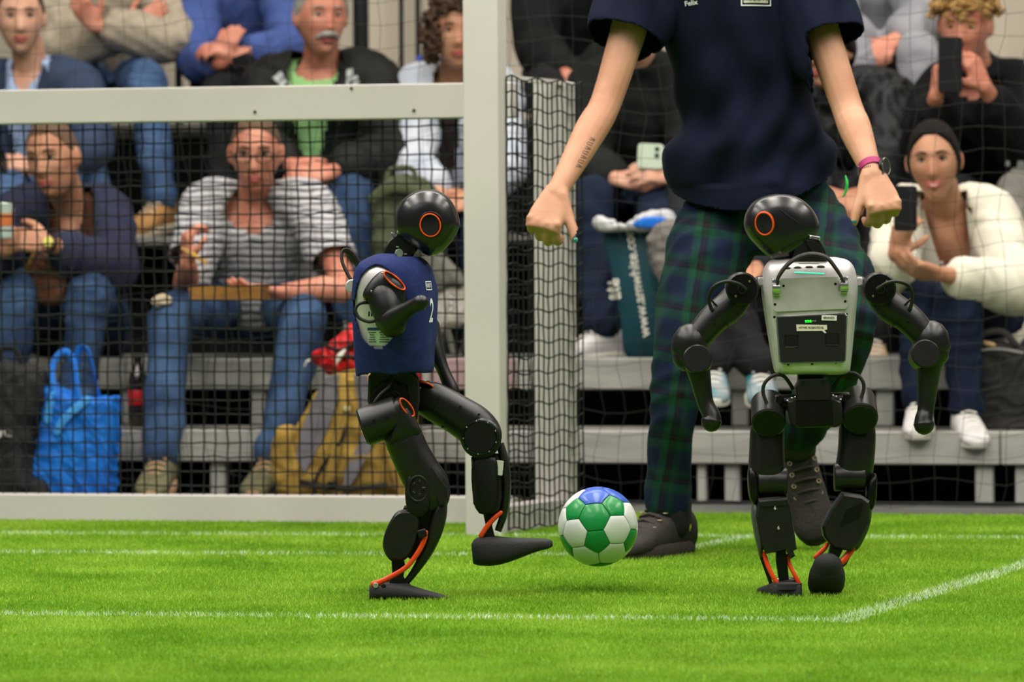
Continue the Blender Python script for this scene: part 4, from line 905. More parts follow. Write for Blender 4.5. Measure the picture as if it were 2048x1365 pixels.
def facebits(par, hf, k, brow=browm, lips=lipm, glasses=None, moustache=None, smile=0.0, eyes=True, beard=None):
    M, c = hf; L = lambda x, y, z: c+M @ Vector((x*k, y*k, z*k))
    for sx in (-1, 1):
        if eyes:
            s = S(); ell(s, L(sx*.031, .0665, .010), (.0135*k, .012*k, .0078*k), M, 14, 10); e = obj('eye', s, eyem, par, sharp=None)
            s = S(); ell(s, L(sx*.031, .0735, .010), (.0066*k, .0062*k, .0066*k), M, 12, 8); obj('iris', s, irism, e, sharp=None)
            s = S(); tube(s, [L(sx*.018, .0795, .012), L(sx*.031, .0835, .0185), L(sx*.045, .0735, .013)], [.0018*k, .0026*k, .0018*k], 6, 3); obj('eyelid', s, brow, par, sharp=None)
        s = S(); tube(s, [L(sx*.014, .0905, .033), L(sx*.032, .0885, .037), L(sx*.050, .0735, .030)], [.0022*k, .0028*k, .0014*k], 8, 3, flat=.8); obj('eyebrow', s, brow, par, sharp=None)
    s = S(); y0 = .0895
    tube(s, [L(-.026, .0745, -.062+smile), L(-.012, .0865, -.059), L(0, y0, -.0605), L(.012, .0865, -.059), L(.026, .0745, -.062+smile)], [.0018*k, .0042*k, .0044*k, .0042*k, .0018*k], 8, 3)
    tube(s, [L(-.022, .077, -.066+smile*.6), L(-.010, .0865, -.069), L(0, y0-.0005, -.070), L(.010, .0865, -.069), L(.022, .077, -.066+smile*.6)], [.0018*k, .0046*k, .0052*k, .0046*k, .0018*k], 8, 3)
    obj('lips', s, lips, par, sharp=None)
    if smile > .004:
        s = S(); tube(s, [L(-.018, .0815, -.0655+smile*.4), L(0, .0915, -.0655), L(.018, .0815, -.0655+smile*.4)], [.001*k, .0036*k, .001*k], 8, 3); obj('teeth', s, eyem, par, sharp=None)
    if glasses:
        s = S()
        for sx in (-1, 1):
            ringt(s, L(sx*.033, .094, .006), None, 0, .0022*k, 24, 6, M @ Vector((.026*k, -sx*.006*k, 0)), M @ Vector((0, 0, .018*k)))
            tube(s, [L(sx*.058, .088, .010), L(sx*.076, .06, .012), L(sx*.082, .0, .010)], .0015*k, 6, 2)
        tube(s, [L(-.009, .098, .010), L(0, .101, .013), L(.009, .098, .010)], .0014*k, 6, 2)
        obj('glasses', s, glasses, par, sharp=None)
    if moustache:
        s = S(); tube(s, [L(-.038, .070, -.062), L(-.020, .089, -.050), L(0, .100, -.047), L(.020, .089, -.050), L(.038, .070, -.062)], [.003*k, .009*k, .0095*k, .009*k, .003*k], 10, 4, flat=.7); obj('moustache', s, moustache, par, sharp=None)
def hair(par, hf, k, m, front=.078, side=0.0, back=-.075, grow=.010, amp=0.0, seed=1, fall=None, temple=.05, name='hair'):
    """shell over the head surface with a hairline"""
    M, c = hf; P = headpts(k, nu=72, nv=60); x, y, z = [P[..., i]/k for i in range(3)]
    hl = np.where(y > temple, front, np.where(y > 0.0, side+(front-side)*np.clip(y/temple, 0, 1)**1.4, np.where(y > -.03, side, back+(side-back)*np.clip((y+.06)/.03, 0, 1))))
    r = np.random.default_rng(seed); nn = 0
    for i in range(5):
        kk = r.normal(size=3)*(22+14*i); nn = nn+np.sin(P@kk+r.uniform(0, 6))*(.8**i)
    dep = np.clip((z-hl)/.012, -1, 1); off = np.where(dep > 0, .0015+(grow-.0015)*np.clip(dep, 0, 1)**.6, -.004)*k + (dep > .3)*nn/3*amp
    nr = P/np.linalg.norm(P, axis=-1, keepdims=True); Q = P+nr*off[..., None]
    s = S(); gridto(s, Q, M, c); keepf = []
    ny, nx = dep.shape
    dd = dep.ravel(); f2 = [f for f in s.f if len(f) == 4 and max(dd[i] for i in f) > -.2]+[s.f[-1]]
    s.f = f2; return obj(name, s, m, par, sharp=None, recalc=True)
def curls(par, hf, k, m, pts, r, n, seed=1, amp=.01):
    M, c = hf; R_ = random.Random(seed); s = S()
    for i in range(n):
        a, b, t = R_.choice(pts), R_.choice(pts), R_.random(); p = [a[j]*(1-t)+b[j]*t for j in range(3)] if R_.random() < .0 else a
        q = Vector([p[j]*k+R_.uniform(-amp, amp) for j in range(3)]); rr = r*R_.uniform(.7, 1.2)
        ax = Vector([R_.uniform(-1, 1) for _ in range(3)]).normalized(); a2, b2 = basis(ax); cc = c+M @ q
        tube(s, [cc+a2*(rr*math.cos(x))+b2*(rr*math.sin(x))+ax*(x*.0022) for x in (0, 1, 2, 3, 4, 5, 6, 7)], rr*.42, 5, 1)
    return obj('hair', s, m, par, sharp=None)
MAT_DEF = {}
def person(label, sp, group=None):
    """sp: joints as (px, py, s) in the photograph's frame at stand depth s"""
    cv = sp.get('conv', V); k = sp.get('k', 1.05); J = lambda key: [cv(*p) for p in sp[key]]
    shL, shR = J('sh'); elL, elR = J('el'); wrL, wrR = J('wr'); PC = cv(*sp['pel']); NB = cv(*sp['neck'])
    head_ = cv(*sp['head']); loc = Vector((PC.x, PC.y, sp.get('z0', 0.0)))
    root = thing('person', label, 'person', loc, group)
    skin_ = sp['skin']; hf = headframe(head_, sp.get('face', (0, -1, -.05)), roll=sp.get('roll', 0)); hv = sp.get('hvis', True)
    L, lat, up, fr = torso_sections(PC, NB, shL, shR, k*.93, 0, sp.get('bulk', 1.0))
    # body
    s = S(); loft_torso(s, L)
    if hv: headsoup(s, hf, k, sp.get('jaw', 1.0))
    M = hf[0]
    tube(s, [NB-up*.04, NB.lerp(head_, .45)-fr*.01, head_+M @ Vector((0, -.018*k, -.04*k))], [.060*k, .054*k, .052*k], 18, 3)
    for sh, el, wr in ((shL, elL, wrL), (shR, elR, wrR)):
        d = (wr-el).normalized()
        tube(s, [sh.lerp(NB, .35), sh, sh.lerp(el, .5), el, el.lerp(wr, .3), el.lerp(wr, .75), wr], [.050*k, .050*k, .044*k, .038*k, .040*k, .030*k, .0245*k], 14, 3)
    for i, (el, wr) in enumerate(((elL, wrL), (elR, wrR))):
        h_ = sp.get('hand', [None, None])[i]
        if h_ is False: continue
        h_ = h_ or {}
        d = Vector(h_.get('F', (wr-el))); n_ = Vector(h_.get('N', (0, .6, -1)))
        hand(s, wr, d, n_, h_.get('t', 1 if i == 0 else -1), h_.get('curl', (.35, .5, .4)), k*h_.get('k', 1.0), h_.get('spread', .12), h_.get('thc', (.35, .3)), h_.get('tdir'))
    Hn = (NB-PC).length; pcn, upn = np.array(PC), np.array(up)
    def bcut(c):
        m_ = ((c-pcn)@upn)/Hn < .42
        for el, wr in ((elL, wrL), (elR, wrR)):
            for A, B in ((el.lerp(shL if el is elL else shR, .5), el), (el, wr), (wr, wr+(wr-el)*.9)):
                A_, d_ = np.array(A), np.array(B-A); tt = np.clip(((c-A_)@d_)/(d_@d_), 0, 1); m_ &= ~(np.linalg.norm(c-A_-tt[:, None]*d_, axis=1) < .085*k)
        return m_
    body = obj('body', remesh(s, sp.get('vox', .0068 if hv and head_.z < V(0, -60, 15.5).z else .0085), sp.get('bsm', 2), cut=bcut if sp.get('tops') else None), skin_, root, sharp=None, recalc=False)
    if hv and not sp.get('hair'): sp['hair'] = lambda p, hf, k: hair(p, hf, k, hb, grow=.012)
    if hv:
        facebits(body, hf, k, sp.get('brow', browm), sp.get('lips', lipm), sp.get('glasses'), sp.get('moustache'), sp.get('smile', 0))
        if sp.get('hair'): sp['hair'](body, hf, k)
    # top garments, from the inside out
    for gi, g_ in enumerate(sp.get('tops', [])):
        pad = g_.get('pad', .012); Lg, lat, up, fr = torso_sections(PC, NB, shL, shR, k*.93, pad, sp.get('bulk', 1.0), g_.get('drop', .06), g_.get('belly', 0), g_.get('flare', 0))
        Lg = Lg[:-1]+[(NB+up*.01, lat*(.060*k+pad), fr*(.058*k+pad))] if g_.get('collar') is None else Lg[:-1]+[(NB+up*g_['collar'], lat*(.066*k+pad), fr*(.064*k+pad))]
        s = S(); loft_torso(s, Lg)
        for sh, el, wr in ((shL, elL, wrL), (shR, elR, wrR)):
            sl = g_.get('sleeve', 1.9); P_ = [sh.lerp(NB, .40), sh, sh.lerp(el, .35), sh.lerp(el, .7), el, el.lerp(wr, .35), el.lerp(wr, .7), wr.lerp(el, .06)]
            R_ = [.058*k, .062*k, .060*k, .054*k, .052*k, .050*k, .043*k, .036*k]; ts_ = [0, 0, .35, .7, 1, 1.35, 1.7, 1.94]
            n_ = max(3, sum(1 for t in ts_ if t <= sl+(.36 if sl < 1 else 0))); fit = g_.get('fit', 1.0)
            R2_ = [r*fit+pad*.6 for r in R_[:n_]]
            tube(s, P_[:n_], R2_, 16, 3, round_ends=True)
        cutf = g_.get('cut'); cf = None
        c_np = np.array(PC); la, fa, ua = np.array(lat), np.array(fr), np.array(up); H = (NB-PC).length; ln0 = (NB-PC).dot(lat)
        def cf(c, cutf=cutf, sl=g_.get('sleeve', 1.9)):
            q = c-c_np; b = q@fa; t = (q@ua)/H; a = q@la-t*ln0; m_ = np.zeros(len(c), bool)
            if cutf: m_ |= cutf(a, b, t)
            for sh, el, wr in ((shL, elL, wrL), (shR, elR, wrR)):
                for A, B, r0 in ((sh.lerp(el, .3), el, .078), (el, wr, .082)):
                    A_, d_ = np.array(A), np.array(B-A); tt = np.clip(((c-A_)@d_)/(d_@d_), 0, 1); m_ &= ~(np.linalg.norm(c-A_-tt[:, None]*d_, axis=1) < r0*k)
            return m_
        vox = g_.get('vox', .0122)
        trims = []
        if g_.get('hem') is not None:
            trims.append(lambda c: (np.where(True, (g_['hem']+g_.get('hemq', 0)*(((c-c_np)@la)/.2)**2+g_.get('hemtilt', 0)*((c-c_np)@la)-((c-c_np)@ua)/H)*H, 0), -ua))
        if g_.get('sleeve', 1.9) < 1:
            for sh, el in ((shL, elL), (shR, elR)):
                A_, d_ = np.array(sh), np.array((el-sh).normalized()); ln_ = g_['sleeve']*(el-sh).length; lim = .80*(shR-shL).length/2*.93+pad*.8
                def tf(c, A_=A_, d_=d_, ln_=ln_, lim=lim):
                    h_ = (c-A_)@d_; rr_ = np.linalg.norm(c-A_-h_[:, None]*d_, axis=1); return np.where((rr_ < .13) & (np.abs((c-c_np)@la-((c-c_np)@ua)/H*ln0) > lim), h_-ln_, -1.0), d_
                trims.append(tf)
        v, f = remesh(s, vox, g_.get('sm', 3), g_.get('fold', .004), g_.get('fk', 26), 11+gi+int(abs(loc.x)*10), cf if cutf else None)
        for tf in trims:
            dist, dr = tf(v); out_ = dist > 0; f = f[~out_[f].all(axis=1)]; used = np.unique(f); sel = used[out_[used]]; v[sel] = v[sel]-(dist[sel, None]*dr).astype(np.float32)
            mp_ = -np.ones(len(v), np.int64); mp_[used] = np.arange(len(used)); v = v[used]; f = mp_[f]
        o = obj(g_['name'], (v, f), g_['m'], root, sharp=None, recalc=False)
        if cutf or g_.get('sleeve', 1.9) < 1: md = o.modifiers.new('t', 'SOLIDIFY'); md.thickness = .005; md.offset = 1
        for e in g_.get('extra', []): e(o, PC, NB, lat, up, fr, k, pad)
        sp.setdefault('_tops', []).append(o)
    # trousers
    if 'kn' in sp:
        hips = J('hip') if 'hip' in sp else [PC-lat*.09*k, PC+lat*.09*k]; kn = J('kn'); an = J('an'); s = S(); pf = sp.get('pfit', 1.0)
        loft_torso(s, [(PC-up*.10*k, lat*.13*k, fr*.10*k), (PC-up*.05*k, lat*.175*k, fr*.135*k), (PC+up*.04*k, lat*.170*k, fr*.130*k), (PC+up*.12*k, lat*.155*k, fr*.120*k)])
        for h_, q, a in zip(hips, kn, an):
            tube(s, [h_, h_.lerp(q, .5), q, q.lerp(a, .3), q.lerp(a, .7), a+ZZ*.03*k], [.092*k*pf, .085*k*pf, .070*k*pf, .066*k*pf, .060*k*pf, .058*k*pf], 18, 4)
        obj('trousers', remesh(s, .011, 3, .0065, 24, 5+int(abs(loc.x)*7)), sp['pm'], root, sharp=None, recalc=False)
        for i, a in enumerate(an):
            if sp.get('shoes') is None: continue
            t = sp.get('toe', [(0, -1, -.12)]*2)[i]; shoe(root, a, t, k*sp.get('shk', 1.0), sp['shoes'][0], sp['shoes'][1])
    return root, hf
def denim(name, c, c2): return mat(name, c, .85, c2=c2, nscale=6, bump=.4, bscale=90, spec=.1, lo=.36, hi=.66)
jn1 = denim('denim_mid', (28, 44, 70), (62, 86, 118)); jn2 = denim('denim_dark', (20, 27, 42), (31, 42, 62)); jn3 = denim('denim_light', (42, 62, 94), (84, 110, 146)); jn4 = denim('denim_navy', (20, 27, 44), (28, 37, 58))
blkp = mat('trouser_black', (13, 13, 15), .9, c2=(20, 20, 22), nscale=8); greyp = mat('trouser_grey', (120, 116, 108), .9, c2=(100, 97, 92), nscale=8)
def cloth(name, c, c2, b=.25, bs=90, ns=6): return mat(name, c, .88, c2=c2, nscale=ns, bump=b, bscale=bs, spec=.15)
hb = mat('hair_brown', (66, 46, 34), .7, c2=(88, 62, 44), nscale=60, bump=.6, bscale=220); hbl = mat('hair_black', (15, 11, 9), .6, c2=(26, 18, 14), nscale=60, spec=.15, bump=.8, bscale=160, stretch=(5, 1, 1))
hgr = mat('hair_grey', (168, 164, 158), .8, c2=(132, 128, 122), nscale=60, bump=.7, bscale=220); hbd = mat('hair_blond', (196, 156, 96), .7, c2=(150, 110, 62), nscale=50, bump=.5, bscale=200); hsh = mat('hair_short', (88, 68, 54), .9, c2=(108, 84, 66), nscale=120)
whs = mat('sneaker_white', (216, 212, 210), .6, c2=(196, 192, 190), nscale=12, bump=.2, bscale=80); sol = mat('sole_white', (222, 218, 206), .6)
tan_s = mat('suede_tan', (168, 124, 74), .9, c2=(140, 100, 56), nscale=10); solb = mat('sole_pale', (196, 184, 160), .7); khs = mat('shoe_khaki', (106, 102, 72), .9, c2=(84, 82, 58), nscale=10); solt = mat('sole_tan', (176, 138, 104), .8)
dks = mat('shoe_dark', (34, 33, 33), .7)
phm = mat('phone_black', (7, 8, 10), .4, spec=.15)
def phone(label, a, b, n, w=.074, m=phm, dark=None, group=None):
    """slab from corner mid-top a to mid-bottom b"""
    a, b = Vector(a), Vector(b); u = (a-b); h = u.length/2; u.normalize(); n = Vector(n); n = (n-u*n.dot(u)).normalized(); r = u.cross(n); c = (a+b)/2
    o = thing('smartphone', label, 'phone', c, group); s = S(); rs = []
    for dd, ins in ((-.0045, .0015), (-.003, 0), (.003, 0), (.0045, .0015)):
        rs.append([c+n*dd+r*x+u*y for x, y in RR((0, 0), w/2-ins, h-ins, .28)])
    rings(s, rs); bd = obj('case', s, m, o, sharp=30)
    s = S(); rings(s, [[c-n*.0046+r*x+u*y for x, y in RR((0, 0), w/2-.004, h-.004, .2)], [c-n*.0052+r*x+u*y for x, y in RR((0, 0), w/2-.005, h-.005, .2)]]); obj('screen', s, mat('screen_glass', (24, 28, 34), .1), bd, smooth=False)
    for i in range(2):
        s = S(); cyl(s, c+n*.0045+r*(w*.24)+u*(h-.018-.022*i), n, .008, .002, 16, None, .0005); obj('camera_lens', s, mat('lens', (30, 32, 40), .1), bd)
    return o
# ---- spectators ----
def vneck(w0, t0, tp=1.2):
    """opening on the front: half width grows linearly above t0"""
    return lambda a, b, t: (b > 0) & (np.abs(a) < w0*np.clip((t-t0)/(1-t0), 0, 1)**tp) & (t > t0)
def scoop(w0, t0): return lambda a, b, t: (b > -.02) & ((a/w0)**2+((t-1.0)/(1-t0))**2 < 1)
stripe = bands('striped_knit', [(2, .0235, [(0, (176, 174, 176)), (.40, (196, 194, 196)), (.50, (52, 52, 60)), (.74, (52, 52, 60)), (.84, (180, 178, 180))])], .9, warp=.03)
def H4(p, hf, k): hair(p, hf, k, hsh, front=.098, side=.02, grow=.004, temple=.07)
def t_shirt_pers():
    pass
p4, _ = person('man in a grey striped t-shirt and jeans eating from a tray behind the net', dict(
    head=(512, 306, 14.72), face=(-.03, -1, -.22), neck=(512, 398, 14.86), sh=[(415, 412, 14.84), (618, 412, 14.84)], el=[(372, 566, 14.62), (690, 575, 14.6)],
    wr=[(378, 528, 14.42), (560, 585, 14.42)], pel=(515, 606, 15.06), kn=[(342, 640, 14.42), (607, 640, 14.42)], an=[(322, 925, 14.12), (545, 925, 14.14)],
    hand=[dict(F=(-.05, -.1, 1), N=(.9, .35, 0), t=-1, curl=(.7, .8, .5)), dict(F=(-1, -.2, .1), N=(0, .3, 1), t=1, curl=(.15, .2, .2))],
    toe=[(-.1, -1, -.1), (-.25, -1, -.1)], skin=skC, hair=H4, glasses=mat('glasses_dark', (40, 34, 32), .4), pm=jn1, shoes=(khs, solt), shk=1.1, bulk=1.15,
    tops=[dict(name='t_shirt', m=stripe, sleeve=.7, fit=1.18, pad=.014, cut=scoop(.085, .86), belly=.012, fold=.004, drop=.02)]))
def H1(p, hf, k): hair(p, hf, k, hb, front=.088, side=0.0, grow=.008)
shirtb = cloth('shirt_pale_blue', (176, 196, 228), (156, 178, 214)); jkt = cloth('jacket_slate', (58, 70, 94), (46, 57, 78))
def lapels(m, w=.05):
    def f(o, PC, NB, lat, up, fr, k, pad):
        H = (NB-PC).length
        for sx in (-1, 1):
            s = S(); base = NB+fr*(.105*k)+up*-.03
            pts = [(sx*.066, .03, -.03), (sx*.118, -.035, .045), (sx*.075, -.30, .062), (sx*.028, -.33, .064), (sx*.052, -.12, .062), (sx*.06, -.02, .02)]
            P_ = [NB+lat*(x*k)+up*(y*k)+fr*((z+.062)*k+pad) for x, y, z in pts]; Q_ = [p+fr*.006 for p in P_]; rings(s, [P_, Q_]); obj('lapel', s, m, o, sharp=30)
    return f
p1, _ = person('man in a slate blue suit jacket over a pale blue open-collar shirt', dict(
    head=(40, 36, 15.62), face=(.12, -1, -.10), neck=(62, 135, 15.72), sh=[(-42, 180, 15.74), (158, 178, 15.74)], el=[(-62, 300, 15.55), (185, 300, 15.6)],
    wr=[(-15, 322, 15.36), (72, 332, 15.38)], pel=(70, 372, 15.86), kn=[(10, 372, 15.32), (122, 380, 15.32)], an=[(10, 640, 15.1), (112, 640, 15.1)],
    hand=[dict(F=(.9, -.3, 0), N=(0, .4, -1)), dict(F=(-1, -.3, .05), N=(0, .4, -1))], skin=skA, hair=H1, pm=jn3, shoes=(dks, dks), smile=.003,
    tops=[dict(name='shirt', m=shirtb, sleeve=1.94, pad=.006, cut=vneck(.055, .86, .8), collar=.03, vox=.014), dict(name='suit_jacket', m=jkt, pad=.022, fit=1.15, cut=vneck(.085, .22, .75), fold=.005, fk=16, extra=[lapels(jkt)])]))
phone('dark smartphone held by the suited man', V(2, 300, 15.3), V(4, 338, 15.25), (0, .6, .8))
knitb = cloth('knit_beige', (172, 160, 142), (152, 140, 122), .6, 120, 40)
p2, _ = person('person in a beige knit sweater with crossed arms, head out of the frame', dict(
    head=(215, -150, 16.45), neck=(222, -70, 16.55), sh=[(122, -42, 16.55), (325, -45, 16.55)], el=[(120, 95, 16.35), (345, 80, 16.3)],
    wr=[(262, 62, 16.22), (190, 52, 16.14)], pel=(222, 165, 16.7), kn=[(160, 175, 16.1), (292, 165, 16.02)], an=[(190, 420, 15.9), (322, 415, 15.88)],
    hand=[dict(F=(.8, 0, .55), N=(-.3, 1, -.2), curl=(.2, .3, .2)), dict(F=(-.6, -.1, .9), N=(.4, 1, 0), curl=(.3, .4, .3))], skin=skC, pm=jn3, shoes=(tan_s, solb), toe=[(-.2, -1, -.1), (-.45, -1, -.1)], shk=1.1,
    tops=[dict(name='sweater', m=knitb, pad=.024, fit=1.35, fold=.007, fk=20, drop=.1)]))
navj = cloth('jacket_navy', (40, 42, 62), (50, 53, 76)); brt = cloth('shirt_brown', (96, 62, 44), (80, 52, 38))
def H3(p, hf, k): hair(p, hf, k, hsh, front=.080, side=.0, grow=.004, temple=.055)
p3, _ = person('young man in an open navy jacket leaning over behind the net, far left', dict(
    head=(106, 316, 14.55), face=(-.38, -1, -.20), roll=.10, jaw=.9, neck=(140, 408, 14.76), sh=[(52, 425, 14.72), (208, 428, 14.82)], el=[(-30, 520, 14.6), (225, 545, 14.62)],
    wr=[(12, 500, 14.3), (98, 487, 14.32)], pel=(150, 645, 15.0), kn=[(38, 585, 14.42), (178, 590, 14.42)], an=[(-6, 860, 14.3), (150, 840, 14.3)],
    hand=[dict(F=(-.2, -.1, 1), N=(.3, 1, 0)), dict(F=(-1, -.2, .15), N=(.1, .9, -.4), curl=(.5, .6, .5))], skin=skB, hair=H3, pm=jn1, shoes=(dks, sol),
    tops=[dict(name='shirt', m=brt, sleeve=1.0, pad=.006, cut=vneck(.05, .72, .8), vox=.014), dict(name='jacket', m=navj, pad=.024, fit=1.22, cut=vneck(.075, .05, .6), fold=.006, fk=18)]))
s = S(); q = V(98, 487, 14.31); ringt(s, q, (V(225, 545, 14.62)-q), .029, .005, 24, 8); wt = thing('wristwatch', 'yellow-faced wristwatch on the navy-jacket man far left', 'watch', q)
obj('strap', s, blkd, wt); s = S(); cyl(s, q+Vector((0, -.026, .004)), (0, -1, .2), .016, .008, 20, None, .001); obj('watch_face', s, mat('watch_yellow', (214, 208, 96), .3), wt)
s = S(); cup_ = V(8, 440, 14.2); cp = thing('drink_can', 'pale green and white drink can in the hand at the left edge', 'can', cup_-ZZ*.06)
cyl(s, cup_-ZZ*.06, ZZ, .030, .115, 28, None, .004); obj('can_body', s, mat('can_pale', (186, 200, 190), .35, metal=.3), cp); s = S(); cyl(s, cup_+ZZ*.055, ZZ, .0245, .004, 28); obj('can_top', s, chrome, cp); s = S(); cyl(s, cup_-ZZ*.02, ZZ, .0305, .04, 28); obj('can_band', s, mat('can_orange', (196, 110, 60), .4), cp)
bluk = cloth('sweater_blue', (72, 90, 148), (60, 78, 134), .3, 140)
p5, _ = person('person in a royal blue sweater with clasped hands, head out of the frame', dict(
    head=(470, -140, 16.45), neck=(472, -60, 16.55), sh=[(395, -35, 16.5), (556, -35, 16.5)], el=[(398, 125, 16.3), (585, 100, 16.35)],
    wr=[(440, 128, 16.05), (478, 108, 16.08)], pel=(480, 165, 16.7), kn=[(450, 185, 16.05), (560, 185, 16.05)], an=[(450, 440, 15.9), (560, 440, 15.9)],
    hand=[dict(F=(.3, -.1, .9), N=(.2, 1, 0), t=-1), dict(F=(-.9, -.2, .2), N=(.1, .5, -.8))], skin=skC, pm=blkp, shoes=(dks, dks),
    tops=[dict(name='sweater', m=bluk, pad=.022, fit=1.25, fold=.006, drop=.1)]))
phone('dark smartphone lying in the hands of the blue sweater person', V(478, 112, 16.0), V(512, 140, 15.95), (0, -.5, .8))
grn = cloth('shirt_green', (158, 208, 138), (142, 192, 122)); bjk = mat('jacket_black', (13, 14, 13), .6, c2=(20, 21, 20), nscale=9, bump=.5, bscale=60, spec=.2)
def H6(p, hf, k): hair(p, hf, k, hgr, front=.082, side=-.012, grow=.013, amp=.006)
def jk_logo(o, PC, NB, lat, up, fr, k, pad):
    hits = []
    for c0, ang, pieces in (((-.100, -.032), -.85, [(-.03, 0, .012, .018), (-.005, .002, .010, .015), (.02, 0, .012, .017)]), ((.140, -.022), .2, [(0, 0, .022, .006), (-.006, .02, .012, .012), (.012, -.016, .016, .005), (-.016, -.014, .006, .008)])):
        for (x, y, a, b) in pieces:
            x2, y2 = x*math.cos(ang)-y*math.sin(ang), x*math.sin(ang)+y*math.cos(ang); s = S(); c = NB+lat*(c0[0]+x2)+up*(c0[1]+y2)+fr*.3
            A = lat*math.cos(ang)+up*math.sin(ang); B = up*math.cos(ang)-lat*math.sin(ang)
            s.add([c-A*a-B*b, c+A*a-B*b*.8, c+A*a*.9+B*b, c-A*a*.8+B*b*.9], [(0, 1, 2, 3)])
            obj('print', wrap(subdiv(s, 3), o, -fr, .0085, .5), mat('print_grey', (180, 184, 182), .7), o, smooth=False, recalc=False)
p6, _ = person('grey-haired man with a moustache, black jacket over a light green shirt', dict(
    head=(642, 34, 15.6), face=(.34, -1, -.10), neck=(640, 130, 15.72), sh=[(545, 174, 15.74), (748, 170, 15.74)], el=[(510, 305, 15.5), (800, 310, 15.55)],
    wr=[(585, 332, 15.28), (660, 345, 15.24)], pel=(650, 375, 15.86), kn=[(598, 398, 15.28), (700, 392, 15.28)], an=[(610, 650, 15.05), (705, 650, 15.05)],
    hand=[dict(F=(.9, -.3, -.3), N=(-.1, .8, -.6)), dict(F=(-.9, -.3, -.1), N=(0, .7, -.7))], skin=skC, hair=H6, brow=browg, moustache=hgr, pm=jn1, shoes=(dks, sol), bulk=1.1, k=1.1,
    tops=[dict(name='shirt', m=grn, sleeve=1.0, pad=.006, cut=scoop(.08, .93), vox=.014), dict(name='jacket', m=bjk, pad=.032, fit=1.3, cut=vneck(.088, .12, .8), fold=.007, fk=16, collar=.035, extra=[jk_logo])]))
wsh = cloth('denim_white', (196, 200, 208), (168, 176, 190))
def H7(p, hf, k):
    R_ = random.Random(4); pts = []
    for i in range(400):
        a = R_.uniform(0, 6.283); z = R_.uniform(-.09, .125); r = .098*math.sqrt(max(0, 1-(z/.14)**2))+.004; x, y = r*math.cos(a), r*math.sin(a)*1.05
        if y > .045 and abs(x) < .062 and z < .075: continue
        pts.append((x, y, z))
    hair(p, hf, k, hb, front=.075, side=-.04, back=-.1, grow=.02, amp=.01); curls(p, hf, k, hb, pts, .013, 300, 2)
p7, _ = person('woman with curly brown hair in a white denim jacket behind the goalpost', dict(
    head=(912, 66, 15.6), face=(.10, -1, -.08), neck=(910, 160, 15.72), sh=[(842, 178, 15.74), (990, 178, 15.74)], el=[(826, 330, 15.5), (1010, 330, 15.5)],
    wr=[(878, 392, 15.3), (950, 400, 15.25)], pel=(912, 400, 15.86), kn=[(852, 425, 15.28), (960, 425, 15.28)], an=[(850, 660, 15.1), (950, 660, 15.1)],
    hand=[dict(F=(.8, -.3, -.3), N=(0, .7, -.7)), dict(F=(-.8, -.3, -.2), N=(0, .7, -.7))], skin=skB, hair=H7, jaw=1.1, pm=jn2, shoes=(dks, sol), k=1.02,
    tops=[dict(name='shirt', m=cloth('top_dark', (44, 38, 40), (60, 50, 48)), sleeve=1.0, pad=.006, cut=scoop(.075, .86), vox=.014), dict(name='denim_jacket', m=wsh, pad=.020, fit=1.22, cut=vneck(.06, .1, .7), fold=.006, fk=22, sleeve=1.7)]))
bcoat = cloth('coat_black', (16, 18, 17), (24, 26, 25), .4, 50)
p8, _ = person('person in a black coat just right of the goalpost, head out of the frame', dict(
    head=(1150, -150, 16.4), neck=(1150, -70, 16.5), sh=[(1078, -45, 16.5), (1228, -45, 16.5)], el=[(1075, 95, 16.3), (1245, 90, 16.3)],
    wr=[(1140, 160, 15.95), (1180, 150, 15.98)], pel=(1150, 150, 16.65), kn=[(1100, 178, 15.95), (1205, 178, 15.95)], an=[(1100, 425, 15.85), (1205, 425, 15.85)],
    hand=[dict(F=(.7, -.4, .2), N=(0, .7, -.7)), dict(F=(-.5, -.2, -.6), N=(-.3, .9, 0))], skin=skC, pm=blkp, shoes=(dks, dks),
    tops=[dict(name='coat', m=bcoat, pad=.03, fit=1.3, fold=.007, fk=15, drop=.12)]))
def H9(p, hf, k): hair(p, hf, k, hb, grow=.012)
p9, _ = person('person in a black jacket holding a phone, seated between the goalpost and the referee', dict(
    head=(1268, 42, 15.5), neck=(1275, 135, 15.68), sh=[(1190, 178, 15.7), (1368, 178, 15.7)], el=[(1172, 330, 15.5), (1395, 330, 15.5)],
    wr=[(1232, 358, 15.28), (1352, 352, 15.25)], pel=(1270, 400, 15.9), kn=[(1182, 402, 15.22), (1318, 425, 15.25)], an=[(1205, 672, 15.0), (1300, 665, 15.1)],
    hand=[dict(F=(1, -.25, -.15), N=(0, .6, -.8), curl=(.3, .3, .3)), dict(F=(-1, -.2, .12), N=(.1, .8, -.5), curl=(.35, .4, .3))], skin=skA, hair=H9, pm=jn2, shoes=(whs, sol), toe=[(-1, -.55, -.12), (.2, -1, -.1)], k=1.08,
    tops=[dict(name='jacket', m=cloth('jacket_soft_black', (20, 22, 20), (30, 32, 30), .4, 50), pad=.030, fit=1.3, fold=.007, fk=15, collar=.03)]))
phone('phone with a pale case held upright by the black-jacket person', V(1302, 288, 15.22), V(1300, 338, 15.2), (0, -.9, -.3), .085, mat('phone_pale', (176, 190, 170), .5))
